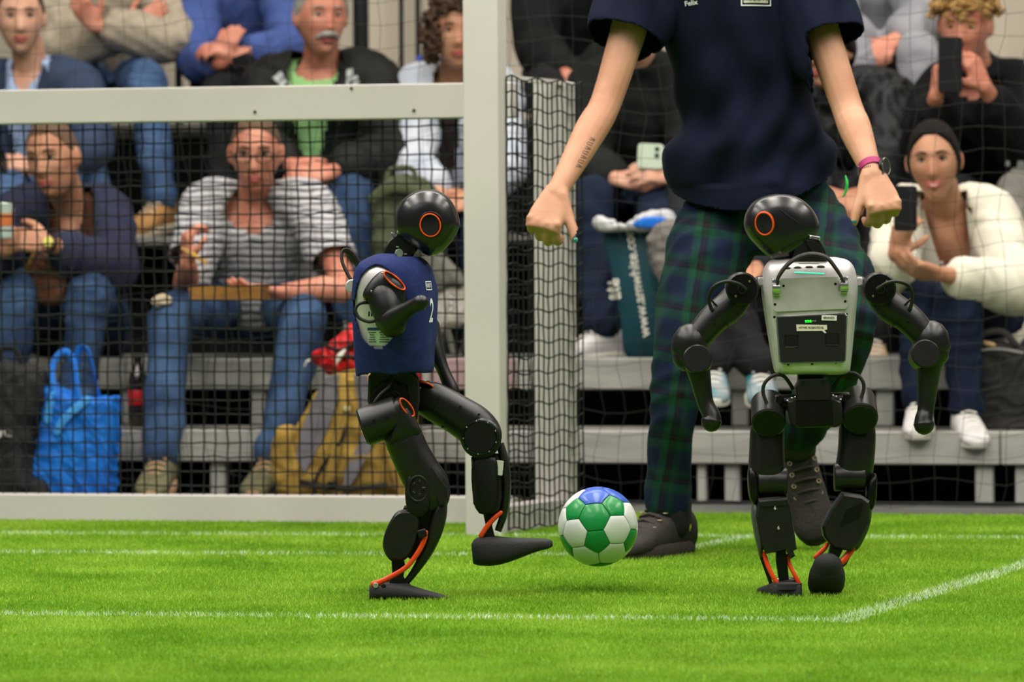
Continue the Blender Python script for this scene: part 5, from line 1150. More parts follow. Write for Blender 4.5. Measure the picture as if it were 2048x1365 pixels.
p16, _ = person('person in grey seated behind the referee, only knees and shoes showing', dict(
    head=(1470, 250, 14.8), neck=(1470, 340, 14.9), sh=[(1390, 370, 14.9), (1550, 370, 14.9)], el=[(1385, 500, 14.75), (1560, 500, 14.75)],
    wr=[(1430, 540, 14.55), (1510, 540, 14.55)], pel=(1460, 620, 15.05), kn=[(1375, 560, 14.5), (1450, 590, 14.5)], an=[(1425, 745, 14.40), (1520, 750, 14.4)], skin=skB,
    hair=H9, pm=blkp, shoes=(mat('sneaker_teal', (40, 120, 130), .7, c2=(150, 150, 152), nscale=9), sol),
    tops=[dict(name='sweatshirt', m=cloth('sweat_dark', (34, 36, 40), (44, 46, 50)), pad=.02, fit=1.2)]))
def H10(p, hf, k): hair(p, hf, k, hbl, grow=.018, amp=.006, side=-.02, back=-.09)
puf = mat('puffer_black', (22, 23, 24), .5, c2=(30, 31, 32), nscale=5, bump=.6, bscale=25, spec=.25)
p10, _ = person('dark-haired person in a black puffer jacket half hidden behind the referee\'s arm with the watch', dict(
    head=(1652, 100, 15.5), face=(-.55, -1, -.12), neck=(1672, 182, 15.65), sh=[(1600, 212, 15.7), (1765, 205, 15.72)], el=[(1600, 350, 15.5), (1790, 345, 15.55)],
    wr=[(1650, 385, 15.3), (1730, 385, 15.3)], pel=(1690, 420, 15.9), kn=[(1640, 430, 15.3), (1755, 430, 15.3)], an=[(1650, 690, 15.1), (1745, 690, 15.1)], skin=skB, hair=H10, pm=blkp, shoes=(mat('shoe_tan2', (176, 150, 120), .8), sol),
    tops=[dict(name='puffer_jacket', m=puf, pad=.042, fit=1.45, fold=.010, fk=30, collar=.04)]))
lgy = cloth('sweat_lightgrey', (150, 150, 154), (128, 128, 134), .3, 60)
p11, _ = person('person in light grey sweatshirt and sweatpants in the top row, head out of the frame', dict(
    head=(1740, -170, 16.4), neck=(1740, -90, 16.5), sh=[(1665, -62, 16.5), (1820, -62, 16.5)], el=[(1672, 50, 16.3), (1850, 40, 16.3)],
    wr=[(1730, 85, 16.05), (1790, 80, 16.05)], pel=(1745, 140, 16.65), kn=[(1712, 118, 15.98), (1838, 112, 15.98)], an=[(1700, 380, 15.85), (1860, 380, 15.85)], skin=skC, pm=lgy, shoes=(whs, sol), pfit=1.1,
    tops=[dict(name='sweatshirt', m=lgy, pad=.03, fit=1.35, fold=.008, fk=16, drop=.1)]))
def H12(p, hf, k):
    R_ = random.Random(9); pts = []
    for i in range(500):
        a = R_.uniform(0, 6.283); z = R_.uniform(.04, .135); r = .096*math.sqrt(max(0, 1-(z/.15)**2))+.004; x, y = r*math.cos(a), r*math.sin(a)*1.1
        if y < .03 or z > .055: pts.append((x, y, z))
    hair(p, hf, k, hbd, front=.06, side=.02, grow=.016, amp=.008); curls(p, hf, k, hbd, pts, .011, 330, 3)
hood = cloth('hoodie_black', (12, 12, 14), (20, 20, 22), .4, 60)
def hlogo(o, PC, NB, lat, up, fr, k, pad):
    R_ = random.Random(3); c0 = V(2030, 272, 15.6)
    for x, y, a, b in ((0, 0, .03, .012), (.012, .022, .014, .02), (-.012, -.022, .012, .014), (.02, -.012, .014, .022), (-.03, .03, .008, .012)):
        s = S(); c = c0+lat*x+up*y+fr*.4; s.add([c-lat*a-up*b*.6, c+lat*a*.7-up*b, c+lat*a+up*b*.8, c-lat*a*.5+up*b], [(0, 1, 2, 3)]); obj('print', wrap(subdiv(s, 3), o, -fr, .0085, .9), mat('print_pale', (196, 196, 192), .7), o, smooth=False, recalc=False)
p12, _ = person('young man with curly blond hair in a black hoodie filming with a phone', dict(
    head=(1930, 52, 15.45), face=(-.28, -1, -.25), roll=-.05, neck=(1952, 150, 15.62), sh=[(1880, 190, 15.66), (2045, 180, 15.7)], el=[(1858, 300, 15.45), (2050, 320, 15.5)],
    wr=[(1872, 192, 15.18), (1968, 172, 15.2)], pel=(1985, 400, 15.86), kn=[(1915, 405, 15.25), (2040, 402, 15.25)], an=[(1930, 670, 15.0), (2040, 670, 15.0)],
    hand=[dict(F=(.15, -.1, 1), N=(.85, .3, -.2), t=-1, curl=(.45, .55, .4), spread=.25), dict(F=(-.45, -.1, .8), N=(-.6, .6, 0), t=1, curl=(.4, .5, .4))], skin=skC, hair=H12, brow=hbd, smile=.004, pm=blkp, shoes=(dks, dks),
    tops=[dict(name='hoodie', m=hood, pad=.026, fit=1.28, fold=.007, fk=18, collar=.045, cut=scoop(.085, .93), extra=[hlogo])]))
phone('black smartphone raised before the face of the blond young man', V(1901, 74, 15.12), V(1900, 186, 15.1), (0, -1, -.05), .078)
blz = cloth('blazer_cream', (226, 220, 204), (212, 205, 188), .2, 50)
def H13(p, hf, k): hair(p, hf, k, hbl, front=.094, side=-.055, grow=.008, amp=.002, back=-.09, temple=.066); M_, c_ = hf; s = S(); ell(s, c_+M_ @ Vector((0, -.118*k, .03*k)), (.038*k, .034*k, .036*k), M_); tube(s, [c_+M_ @ Vector((-.05*k, -.07*k, -.02*k)), c_+M_ @ Vector((0, -.10*k, -.05*k)), c_+M_ @ Vector((.05*k, -.07*k, -.02*k))], .03*k, 10, 3); obj('hair_bun', s, hbl, p, sharp=None)
p13, _ = person('smiling dark-haired woman in a cream blazer filming with a phone', dict(
    head=(1868, 322, 14.42), face=(-.16, -1, -.12), roll=.06, jaw=1.15, neck=(1890, 412, 14.62), sh=[(1808, 432, 14.62), (1975, 428, 14.68)], el=[(1780, 560, 14.4), (2030, 580, 14.5)],
    wr=[(1792, 508, 14.2), (1880, 548, 14.22)], pel=(1945, 640, 14.9), kn=[(1836, 600, 14.35), (1925, 600, 14.35)], an=[(1838, 815, 14.33), (1932, 832, 14.33)],
    hand=[dict(F=(.25, -.1, .9), N=(.6, .8, 0), t=-1, curl=(.5, .6, .4), k=.95), dict(F=(-1, -.2, .25), N=(0, .5, .8), t=1, curl=(.25, .35, .25), k=.95)], skin=skB, hair=H13, smile=.012, pm=jn4, shoes=(whs, sol), k=1.0, pfit=.95,
    toe=[(-.1, -1, -.1), (.1, -1, -.1)], lips=mat('lips_rose', (190, 92, 92), .4),
    tops=[dict(name='top', m=cloth('top_white', (224, 220, 218), (214, 210, 208)), sleeve=.7, pad=.004, cut=scoop(.07, .62), vox=.014), dict(name='blazer', m=blz, pad=.020, fit=1.25, cut=vneck(.075, .18, .7), fold=.006, fk=18, extra=[lapels(blz)])]))
phone('black smartphone held by the woman in the cream blazer', V(1811, 372, 14.14), V(1811, 462, 14.12), (0, -1, -.05), .070)
p14, _ = person('person in grey-brown trousers at the right edge, mostly outside the frame', dict(
    head=(2150, 40, 15.5), neck=(2150, 130, 15.65), sh=[(2080, 165, 15.7), (2220, 165, 15.7)], el=[(2075, 320, 15.5), (2230, 320, 15.5)],
    wr=[(2120, 350, 15.3), (2180, 350, 15.3)], pel=(2135, 400, 15.85), kn=[(2035, 398, 15.2), (2140, 398, 15.2)], an=[(2042, 640, 15.05), (2140, 640, 15.05)], skin=skA, pm=greyp, shoes=(dks, dks), pfit=1.1,
    tops=[dict(name='sweater', m=cloth('sweater_striped_blue', (150, 170, 200), (190, 200, 214)), pad=.02, fit=1.2)]))
# ================================================================= REFEREE
navt = mat('tshirt_navy', (17, 23, 44), .85, c2=(14, 19, 37), nscale=10, bump=.7, bscale=13, spec=.12)
plaid = bands('tartan', [(0, .098, [(0, (16, 26, 50)), (.16, (20, 30, 58)), (.22, (26, 66, 48)), (.34, (28, 74, 52)), (.40, (14, 22, 24)), (.46, (50, 24, 32)), (.50, (14, 26, 30)), (.62, (22, 62, 46)), (.78, (16, 28, 54)), (1.0, (18, 28, 54))]),
                         (2, .104, [(0, (16, 26, 50)), (.20, (22, 34, 64)), (.26, (24, 62, 46)), (.42, (26, 68, 50)), (.47, (12, 20, 22)), (.52, (48, 22, 30)), (.56, (14, 24, 28)), (.68, (20, 56, 44)), (.84, (16, 26, 52)), (1.0, (16, 26, 50))])], .9, .5, .012, -.16)
def ref_extra(o, PC, NB, lat, up, fr, k, pad):
    w_ = whp
    def P(px, py): return W(px, py-4.5, 11.36)
    s = place_text(text_mesh('Felix', .0165, True, 0), P(1385, 6), (1, 0, .14), (-.14, 0, 1)); obj('print', wrap(subdiv(s, 1), o, (0, 1, 0), .0075, .8), w_, o, smooth=False, recalc=False)
    def rc(x0, y0, x1, y1, m):
        s = S(); s.add([P(x0, y1), P(x1, y1), P(x1, y0), P(x0, y0)], [(0, 1, 2, 3)]); obj('print', wrap(subdiv(s, 4), o, (0, 1, 0), .0075, .8), m, o, smooth=False, recalc=False)
    rc(1485, 10.5, 1546, 12.6, w_); rc(1485, -40, 1487.2, 12.6, w_); rc(1544, -40, 1546, 12.6, w_); rc(1485, -42, 1546, -40, w_); rc(1490.5, -36, 1540, 6.5, mat('print_cream', (206, 202, 180), .7))
    s = place_text(text_mesh('ROBOTS', .0150, True, 0), P(1515.5, -1), (1, 0, 0), (0, 0, 1)); obj('print', wrap(subdiv(s, 1), o, (0, 1, 0), .0085, .8), mat('print_dark', (50, 52, 58), .7), o, smooth=False, recalc=False)
TIPS.clear()
WR = lambda px, py, Y: W(px, py, Y)
p0, hf0 = person('referee in a navy t-shirt and dark green tartan trousers standing behind the robots', dict(conv=WR, k=1.0, vox=.0042, bsm=3,
    head=(1452, -232, 11.45), face=(-.1, -1, -.35), neck=(1452, -112, 11.55), sh=[(1296, -62, 11.55), (1600, -64, 11.55)], el=[(1212, 205, 11.42), (1694, 215, 11.42)],
    wr=[(1112, 388, 11.22), (1746, 352, 11.25)], pel=(1512, 350, 11.62), z0=0.0,
    hand=[dict(F=(-.42, -.62, -1), N=(.2, 1, -.5), t=1, curl=(1.05, 1.0, .6), k=1.12, spread=.04, tdir=(.30, -.35, -1), thc=(-.05, .12)),
          dict(F=(.30, -.62, -1), N=(-.2, 1, -.5), t=-1, curl=(1.05, 1.0, .6), k=1.12, spread=.04, tdir=(-.32, -.35, -1), thc=(-.05, .12))],
    skin=mat('skin_referee', (192, 144, 116), .55, c2=(172, 120, 92), nscale=9, sss=.08, spec=.3, bump=.12, bscale=160), hair=lambda p, hf, k: hair(p, hf, k, hb),
    tops=[dict(name='t_shirt', m=navt, sleeve=.52, fit=1.35, pad=.026, vox=.0075, fold=.0, sm=4, drop=.13, hem=-.112, hemq=.10, hemtilt=.06, bulk=1.04, flare=.024, collar=.0, cut=scoop(.075, .95))]))
# relief: soft long folds in the shirt
to = [c for c in p0.children if c.name.startswith('t_shirt')][0]; me = to.data
co = np.zeros(len(me.vertices)*3, np.float32); me.vertices.foreach_get('co', co); co = co.reshape(-1, 3); nr = np.zeros(len(co)*3, np.float32); me.vertices.foreach_get('normal', nr); nr = nr.reshape(-1, 3)
b0 = np.array(org(to)); wp = co+b0; c0 = np.array(W(1480, 100, 11.5)); x = wp[:, 0]-c0[0]; z = wp[:, 2]-c0[2]
lo_ = np.clip((.05-z)/.30, 0, 1)
d = .010*np.sin(38*(x+.45*z)+1.5*np.sin(z*9))*(.35+.65*lo_) + .013*lo_*np.sin(34*(z+.7*np.abs(x-.10))+.9*np.sin(x*11)) + .005*np.sin(70*(x-.3*z)+2*np.sin(z*14))
d += .016*np.exp(-((z+.235)/.035)**2)*np.clip(.3-x*4, 0, 1.2)
d *= np.where(co[:, 2]+b0[2] < W(1512, 372, 11.5).z, .4, 1.0)
co += nr*d[:, None]; me.vertices.foreach_set('co', co.ravel().astype(np.float32)); me.update()
ref_extra(to, None, None, None, None, None, 1, 0)
# trousers
s = S(); k_ = 1.0
def ww(L): return [W(a, b, c) for a, b, c in L]
PCr = W(1516, 395, 11.62); loft_torso(s, [(PCr-ZZ*.14, U*.11, VV*.09), (PCr-ZZ*.07, U*.170, VV*.118), (PCr+ZZ*.0, U*.172, VV*.118), (PCr+ZZ*.07, U*.158, VV*.105), (PCr+ZZ*.10, U*.14, VV*.09)])
tube(s, ww([(1446, 440, 11.62), (1412, 520, 11.56), (1374, 640, 11.50), (1352, 740, 11.48), (1344, 830, 11.50), (1339, 930, 11.55), (1338, 1006, 11.58)]), [.106, .106, .078, .060, .057, .058, .061], 22, 4)
tube(s, ww([(1606, 440, 11.62), (1650, 520, 11.50), (1682, 590, 11.40), (1690, 655, 11.36), (1665, 740, 11.48), (1625, 820, 11.62), (1602, 862, 11.70)]), [.104, .100, .084, .072, .068, .064, .060], 22, 4)
tv, tf = remesh(s, .008, 3, .006, 20, 41)
obj('trousers', (tv, tf), plaid, p0, sharp=None, recalc=False)
s = S(); q = W(1344, 1012, 11.58); tube(s, [q+ZZ*.05, q-ZZ*.045], [.046, .044], 16, 1); obj('sock', s, mat('sock_black', (26, 26, 28), .9), p0)
s = S(); q = W(1366, 1030, 11.60); tube(s, [q+ZZ*.01, q-ZZ*.03], [.018, .020], 12, 1, flat=.7); obj('sock_trim', s, mat('sock_yellow', (206, 196, 40), .8), p0)
s = S(); tube(s, [W(1691, 352, 11.52), W(1694, 366, 11.50), W(1692, 382, 11.50), W(1686, 394, 11.50)], [.002, .0035, .0035, .002], 8, 3); obj('pocket_trim', s, mat('trim_green', (40, 190, 80), .6), p0)
shm = mat('trail_shoe', (54, 48, 46), .8, c2=(36, 32, 31), nscale=14, bump=.5, bscale=110); shs = mat('trail_sole', (58, 50, 46), .85, bump=.5, bscale=90)
def trail(an, toe, up, k):
    o = shoe(p0, an, toe, k, shm, shs, 'shoe', up)
    an = Vector(an); t = Vector(toe).normalized(); u = Vector(up); r = t.cross(u).normalized(); u = r.cross(t); b = an-u*.075*k
    s = S(); tube(s, [an+u*.016*k-t*.012*k, an-u*.01*k-t*.010*k], [.043*k, .045*k], 18, 1); obj('collar', s, mat('shoe_collar', (34, 32, 32), .95), o)
    s = S()
    for q in range(5):
        for sd in (-1, 1):
            c = b+t*(.03+.022*q)*k+u*(.098-.0125*q)*k+r*sd*.028*k; ringt(s, c, u, .0042*k, .0013*k, 12, 5)
    obj('eyelet', s, mat('eyelet_tan', (150, 132, 104), .5, metal=.4), o)
    s = S()
    for q in range(9): c = b+t*(.055+.125*math.cos(q*.7))*k+r*(.040*math.sin(q*.7))*k; box(s, c+u*.003*k, r*.008*k, t*.009*k, u*.006*k)
    obj('sole_lug', s, shs, o); return o
trail(W(1334, 1034, 11.60), (-.72, -1.1, -.02), (0, 0, 1), 1.22)
trail(W(1594, 905, 11.74), (.28, -.42, -1), (.1, -1, .35), 1.15)
# painted thumb nails, watch, tattoo
bd = [c for c in p0.children if c.name.startswith('body')][0]
for (tp_, d_, N_), sx in zip(TIPS, (1, -1)):
    s = S(); a = Vector((0, -1, -.1)).normalized(); r = d_.cross(a).normalized(); a = r.cross(d_); Mn = Matrix((r, d_, a)).transposed()
    ell(s, tp_-d_*.002+a*.0075*(1 if a.y < 0 else -1), (.0062, .0072, .0026), Mn, 14, 8); obj('thumb_nail', s, mat('nail_teal', (28, 110, 84), .2, coat=.5), bd, sharp=None)
def strapband(par, name, c, ax, ra, rb, hw, th, m, n=40):
    ax = Vector(ax).normalized(); A = Vector((1, 0, 0)); A = (A-ax*A.dot(ax)).normalized(); B = ax.cross(A); rs = []; s = S()
    for i in range(n):
        t = 2*math.pi*i/n; o = A*math.cos(t); e_ = B*math.sin(t); p = c+o*ra+e_*rb; q = c+o*(ra+th)+e_*(rb+th)
        rs.append([p-ax*hw, p+ax*hw, q+ax*hw*.9, q-ax*hw*.9])
    rings(s, rs, closed=True); return obj(name, s, m, par, sharp=40)
wc = W(1742, 336, 11.27); wax = (W(1746, 352, 11.25)-W(1694, 215, 11.42))
wt = thing('wristwatch', 'sports watch with a purple-red strap on the referee\'s wrist', 'watch', wc)
strapband(wt, 'strap', wc, wax, .0275, .0265, .0105, .003, mat('strap_purple', (150, 34, 92), .55))
ca = Vector((.86, -.5, .1)).normalized(); s = S(); cc_ = wc+Vector((.026, -.012, .002)); cyl(s, cc_, ca, .0215, .010, 32, None, .0015); wf = obj('watch_case', s, mat('watch_black', (36, 36, 38), .35, metal=.4), wt)
s = S(); ringt(s, cc_+ca*.010, ca, .0200, .0018, 32, 6); obj('bezel', s, mat('bezel_steel', (130, 130, 128), .3, metal=.8), wf)
s = S(); cyl(s, cc_+ca*.0095, ca, .0185, .0012, 32); obj('watch_glass', s, mat('screen_glass', (24, 28, 34), .1), wf)
for dz in (.016, -.016): s = S(); cyl(s, cc_+Vector((-.001, -.020, dz*.9)), Vector((.1, -1, 0)), .0028, .005, 12); obj('watch_button', s, MATS['bezel_steel'], wf)
for q in range(5): s = S(); t = W(1726+3.6*q, 335.5-.8*q, 11.22); box(s, t, (.0008, 0, .0002), (-.0003, 0, .0026), (0, .002, 0)); obj('strap_hole', s, blkd, wt, smooth=False)
s = S(); box(s, W(1716.5, 342, 11.26), (.0015, 0, 0), (0, 0, .011), (0, .012, 0), .0008); obj('buckle', s, MATS['bezel_steel'], wt, smooth=False)
tatm = mat('tattoo_ink', (112, 86, 78), .6)
for i in range(7):
    cx, cy = 1187-4.6*i, 275-0+9.2*i; s = S(); c = W(cx, cy, 11.15); A = Vector((.87, 0, .18-.5)).normalized()*.0068; B = Vector((.5, 0, .87)).normalized()*.0030
    for (x0, y0, x1, y1, t_) in ((-1, 1, 1, 1, .0007), (-1, -1, 1, -1, .0007), (-1, -1, -1, 1, .0007)) if i % 2 else ((-1, -1, 1, -.4, .0008), (-1, 1, 1, .4, .0008), (.1, -1, .1, 1, .0007)):
        p, q = c+A*x0+B*y0, c+A*x1+B*y1; n_ = Vector((0, 1, 0)).cross(q-p).normalized()*t_; s.add([p-n_, q-n_, q+n_, p+n_], [(0, 1, 2, 3)])
    obj('tattoo_mark', wrap(subdiv(s, 2), bd, (0, 1, 0), .0012, .5), tatm, bd, smooth=False, recalc=False)

# ================================================================= BAGS, BOTTLES AND OTHER THINGS AT THE STAND
def VF(px, py, s_):
    """metric frame at stand depth s_, axes along the stand"""
    class F_: pass
    o = V(px, py, s_); k = o.y/FPX
    def f(x, y, d=0.0): return o+U*((x-px)*k*1.0)-ZZ*((y-py)*k)+VV*(d*k)
    f.k = k; f.X = U; f.Z = ZZ; f.D = VV; return f
def OBJP(name, f, out, d, hd, m, par, e=.6, label=None, fold=0, seed=1, vox=.006):
    s = S(); pillow(s, f, out, d, hd, e, 4, 13)
    if fold: return obj(name, remesh(s, vox, 1, fold, 42, seed), m, par, sharp=None, recalc=False, label=label)
    return obj(name, s, m, par, label=label, sharp=None)
def TB(name, f, pts, r, m, par, flat=.35, n=10, ref=None):
    s = S(); tube(s, [f(*p) for p in pts], [q*f.k for q in (r if hasattr(r, '__len__') else [r]*len(pts))], n, 4, ref, flat); return obj(name, s, m, par, sharp=None)
# blue tote
f = VF(155, 995, 14.05); tb_ = thing('tote_bag', 'bright blue tote bag standing behind the goal net at the far left', 'bag', f(155, 998))
blt = mat('tote_blue', (22, 120, 214), .6, c2=(16, 98, 196), nscale=7, bump=.4, bscale=30); blt2 = mat('tote_blue_light', (70, 160, 235), .6)
OBJP('bag_body', f, [(96, 772), (130, 780), (175, 795), (238, 792), (243, 800), (240, 860), (233, 930), (230, 992), (168, 998), (104, 995), (92, 975), (68, 952), (74, 905), (86, 840)], 0, 42, blt, tb_, .42, fold=.005, seed=3)
TB('handle', f, [(125, 792, -40), (113, 745, -30), (122, 712, -20), (140, 704, -16), (158, 728, -24), (172, 800, -40)], 7, blt, tb_)
TB('handle', f, [(150, 790, 10), (148, 740, 10), (160, 698, 6), (178, 700, 2), (190, 740, 2), (200, 795, 6)], 7, blt, tb_)
TB('strap_end', f, [(128, 862, -44), (150, 832, -46), (190, 800, -44)], 9, blt2, tb_, .2)
TB('strap_end', f, [(108, 840, -42), (112, 812, -42), (122, 790, -40)], 8, blt2, tb_, .2)
# bottles
def bottle(label, px, py, s_, h, body, lab, cap, z0=0.0, grp=None, liquid=None):
    q = V(px, py, s_); k = h/.24; c = Vector((q.x, q.y, z0)); o = thing('bottle', label, 'bottle', c, grp)
    s = S(); pr = [(.0, .026), (.006, .031), (.05, .032), (.07, .030), (.115, .031), (.15, .032), (.175, .026), (.20, .015), (.215, .0125), (.225, .0125)]
    rings(s, [[c+ZZ*z*k+Vector((math.cos(t), math.sin(t), 0))*r*k for t in [2*math.pi*j/24 for j in range(24)]] for z, r in pr]); obj('bottle_body', s, body, o, sharp=None)
    s = S(); rings(s, [[c+ZZ*z*k+Vector((math.cos(t), math.sin(t), 0))*r*k for t in [2*math.pi*j/24 for j in range(24)]] for z, r in ((.072, .0312), (.074, .0322), (.118, .0326), (.120, .0316))]); obj('bottle_label', s, lab, o, sharp=30)
    s = S(); cyl(s, c+ZZ*.218*k, ZZ, .0145*k, .018*k, 20, None, .001); obj('bottle_cap', s, cap, o); return o
cola = mat('bottle_cola', (30, 18, 16), .1, coat=.6, spec=.7); clr = mat('bottle_clear', (190, 205, 215), .08, trans=.85); redl = mat('label_red', (176, 24, 30), .45); redc = mat('cap_red', (196, 44, 40), .4)
bottle('cola bottle with a red label on the lower step between the two seated men', 276, 800, 14.42, .235, cola, redl, mat('cap_black', (20, 20, 20), .4), ZA)
bottle('cola bottle with a red cap half hidden behind the blue tote bag', 66, 900, 14.20, .268, cola, mat('label_brown', (96, 44, 32), .5), redc, 0.0)
bottle('clear water bottle with a blue cap on the top tier by the curly-haired woman', 840, 200, 16.3, .235, clr, mat('label_bluegrey', (150, 170, 205), .5), mat('cap_blue', (60, 90, 180), .4), ZE)
# ochre backpack
f = VF(690, 990, 13.98); och = mat('backpack_ochre', (168, 136, 62), .85, c2=(146, 116, 50), nscale=8, bump=.5, bscale=60); ogr = mat('backpack_grey', (128, 124, 130), .85, c2=(108, 104, 110), nscale=9, bump=.3, bscale=60)
bp_ = thing('backpack', 'ochre yellow and grey hiking backpack leaning below the red bag', 'backpack', f(690, 998))
OBJP('main_pack', f, [(640, 770), (690, 738), (770, 742), (812, 790), (836, 880), (846, 960), (836, 998), (700, 1000), (590, 1000), (560, 985), (552, 920), (590, 850)], 20, 70, och, bp_, .5, fold=.006, seed=5)
OBJP('side_pocket', f, [(552, 870), (566, 850), (592, 856), (600, 885), (612, 930), (606, 990), (565, 992), (548, 950)], -20, 34, och, bp_, .5, fold=.004, seed=6)
OUTL([(664, 752), (694, 748), (690, 800), (668, 860), (640, 912), (620, 946), (602, 914), (610, 868), (636, 806)], f, -46, 3, 'grey_panel', ogr, bp_, 2, label='grey panel')
OUTL([(724, 748), (752, 748), (776, 860), (752, 910), (722, 962), (700, 986), (704, 944), (732, 890), (742, 850)], f, -50, 3, 'grey_panel', ogr, bp_, 2, label='grey panel')
TB('shoulder_strap', f, [(700, 756, -44), (704, 820, -56), (690, 890, -58), (672, 960, -52)], 10, och, bp_, .35)
TB('shoulder_strap', f, [(776, 760, -40), (794, 840, -52), (800, 910, -52), (820, 985, -44)], 10, och, bp_, .35)
TB('webbing', f, [(612, 962, -46), (660, 972, -56), (720, 976, -58), (790, 968, -52)], 5, mat('webbing_black', (40, 36, 30), .9), bp_, .35)
TB('webbing', f, [(640, 1000, -44), (648, 950, -54), (700, 880, -60), (705, 850, -56)], 4, MATS['webbing_black'], bp_, .35)
BX('buckle', f, (681, 968, -60), 9, 7, 3, blkd, bp_, bev=1); BX('buckle', f, (712, 816, -60), 7, 5, 3, mat('tag_pale', (190, 180, 130), .7), bp_, bev=1)
# red jacket on top
f = VF(740, 700, 14.05); redj = mat('jacket_red', (196, 20, 26), .5, c2=(168, 14, 20), nscale=9, bump=.4, bscale=50); rd = thing('jacket', 'bright red jacket with black and white trim bundled on the ochre backpack', 'jacket', f(740, 745))
OBJP('jacket_body', f, [(622, 716), (640, 696), (668, 686), (692, 660), (716, 648), (750, 652), (800, 690), (842, 730), (850, 760), (830, 772), (780, 752), (720, 746), (680, 752), (645, 742)], -10, 50, redj, rd, .62, fold=.009, seed=8)
TB('black_trim', f, [(660, 690, -52), (690, 700, -58), (720, 690, -58), (745, 664, -52)], 4, blkd, rd, .4); TB('black_trim', f, [(668, 726, -54), (700, 712, -60), (735, 716, -58)], 4, blkd, rd, .4)
TB('white_trim', f, [(682, 732, -57), (694, 712, -61), (704, 700, -60)], [3, 6, 3], whitel, rd, .4); TB('drawcord', f, [(632, 718, -30), (620, 722, -36), (614, 732, -34)], 2, whitel, rd, 1)
# black backpack at far left
f = VF(50, 990, 13.98); bkb = mat('bag_black', (30, 29, 29), .8, c2=(40, 38, 37), nscale=8, bump=.5, bscale=60); kb = thing('backpack', 'black backpack standing at the far left edge beside the blue tote', 'backpack', f(40, 998))
OBJP('main_pack', f, [(-70, 760), (-40, 730), (20, 724), (84, 738), (92, 790), (72, 860), (64, 930), (76, 998), (-80, 1000), (-90, 880)], 20, 60, bkb, kb, .5, fold=.006, seed=12)
OBJP('front_pocket', f, [(-50, 860), (0, 850), (48, 862), (58, 920), (60, 990), (-60, 994), (-70, 920)], -36, 24, bkb, kb, .5, fold=.004, seed=13)
TB('zip', f, [(-40, 868, -62), (0, 862, -66), (44, 872, -62)], 2, mat('zip_grey', (120, 118, 112), .4), kb, 1); TB('reflective_tab', f, [(2, 882, -64), (28, 864, -66)], 5, MATS['tape_white'], kb, .3); TB('top_handle', f, [(-10, 730, 10), (0, 700, 6), (30, 700, 6), (42, 730, 10)], 6, bkb, kb, .5)
OBJP('base_guard', f, [(66, 965), (92, 960), (104, 985), (98, 1000), (60, 1000)], -10, 20, bkb, kb, .5)
# olive bag and hanging pouch beside the curly-haired woman
f = VF(810, 700, 15.0); olv = mat('bag_olive', (84, 92, 66), .9, c2=(66, 74, 52), nscale=7, bump=.5, bscale=40); ob = thing('duffel_bag', 'tall olive green bag standing between the black-jacket man and the curly-haired woman', 'bag', f(812, 712))
OBJP('bag_body', f, [(744, 420), (756, 382), (780, 356), (820, 350), (856, 362), (880, 400), (888, 520), (882, 705), (760, 708), (750, 560)], 10, 60, olv, ob, .55, fold=.008, seed=20, vox=.009)
TB('top_flap', f, [(760, 398, -50), (800, 376, -60), (850, 384, -58), (880, 420, -44)], 12, olv, ob, .4); TB('handle', f, [(780, 362, -20), (788, 340, -18), (830, 338, -18), (842, 362, -20)], 6, olv, ob, .5)
f = VF(890, 600, 14.72); gb_ = thing('shoulder_bag', 'grey and white bag with a dangling tag right of the kicking robot\'s chest', 'bag', f(890, 660)); gbm = mat('canvas_grey', (108, 106, 98), .9, c2=(84, 82, 76), nscale=7, bump=.3); cwm = mat('canvas_white', (182, 176, 166), .9, c2=(160, 154, 146), nscale=7, bump=.3)
OBJP('flap', f, [(846, 498), (872, 500), (900, 520), (928, 556), (930, 572), (905, 572), (880, 585), (850, 580)], 0, 20, gbm, gb_, .6, fold=.003, seed=22); OBJP('bag_body', f, [(848, 570), (880, 564), (922, 572), (934, 610), (930, 646), (902, 656), (880, 668), (852, 656)], 14, 22, cwm, gb_, .6, fold=.004, seed=23)
TB('hanging_tag', f, [(896, 650, -8), (902, 676, -10), (908, 704, -10)], [3, 6, 5], gbm, gb_, .4); TB('strap', f, [(852, 505, 10), (858, 440, 60), (866, 400, 120)], 6, gbm, gb_, .4)
for q in range(3): s = S(); ringt(s, f(906, 590+12*q, -10), f.D, 4*f.k, 1*f.k, 14, 5); obj('ring', s, chrome, gb_)
# teal tote with white lettering, white plastic on top
f = VF(1270, 700, 14.80); tlm = mat('tote_teal', (14, 66, 78), .6, c2=(10, 52, 64), nscale=5, bump=.4, bscale=25); tt = thing('tote_bag', 'teal shopping bag with white vertical lettering behind the referee\'s leg', 'bag', f(1280, 718))
tbd = OBJP('bag_body', f, [(1212, 462), (1260, 456), (1345, 452), (1362, 560), (1360, 716), (1262, 718), (1246, 640), (1228, 550)], 0, 40, tlm, tt, .32)
s = place_text(text_mesh('www.amwhite.com', 29*f.k, True, 0), f(1283, 562, -70), (ZZ*1.0-U*.16), (-U*1.0-ZZ*.16)); obj('print', wrap(subdiv(s, 1), tbd, VV, .002, .4), whitel, tbd, smooth=False, recalc=False)
s = place_text(text_mesh('ate', 34*f.k, True, 0), f(1238, 578, -70), (ZZ*1.0-U*.12), (-U*1.0-ZZ*.12)); obj('print', wrap(subdiv(s, 1), tbd, VV, .002, .4), whitel, tbd, smooth=False, recalc=False)
f2 = VF(1270, 450, 14.72); pl_ = thing('plastic_bag', 'crumpled white and blue plastic bag on top of the teal bag', 'bag', f2(1270, 462)); plm = mat('plastic_white', (206, 206, 206), .4, c2=(186, 186, 190), nscale=9)
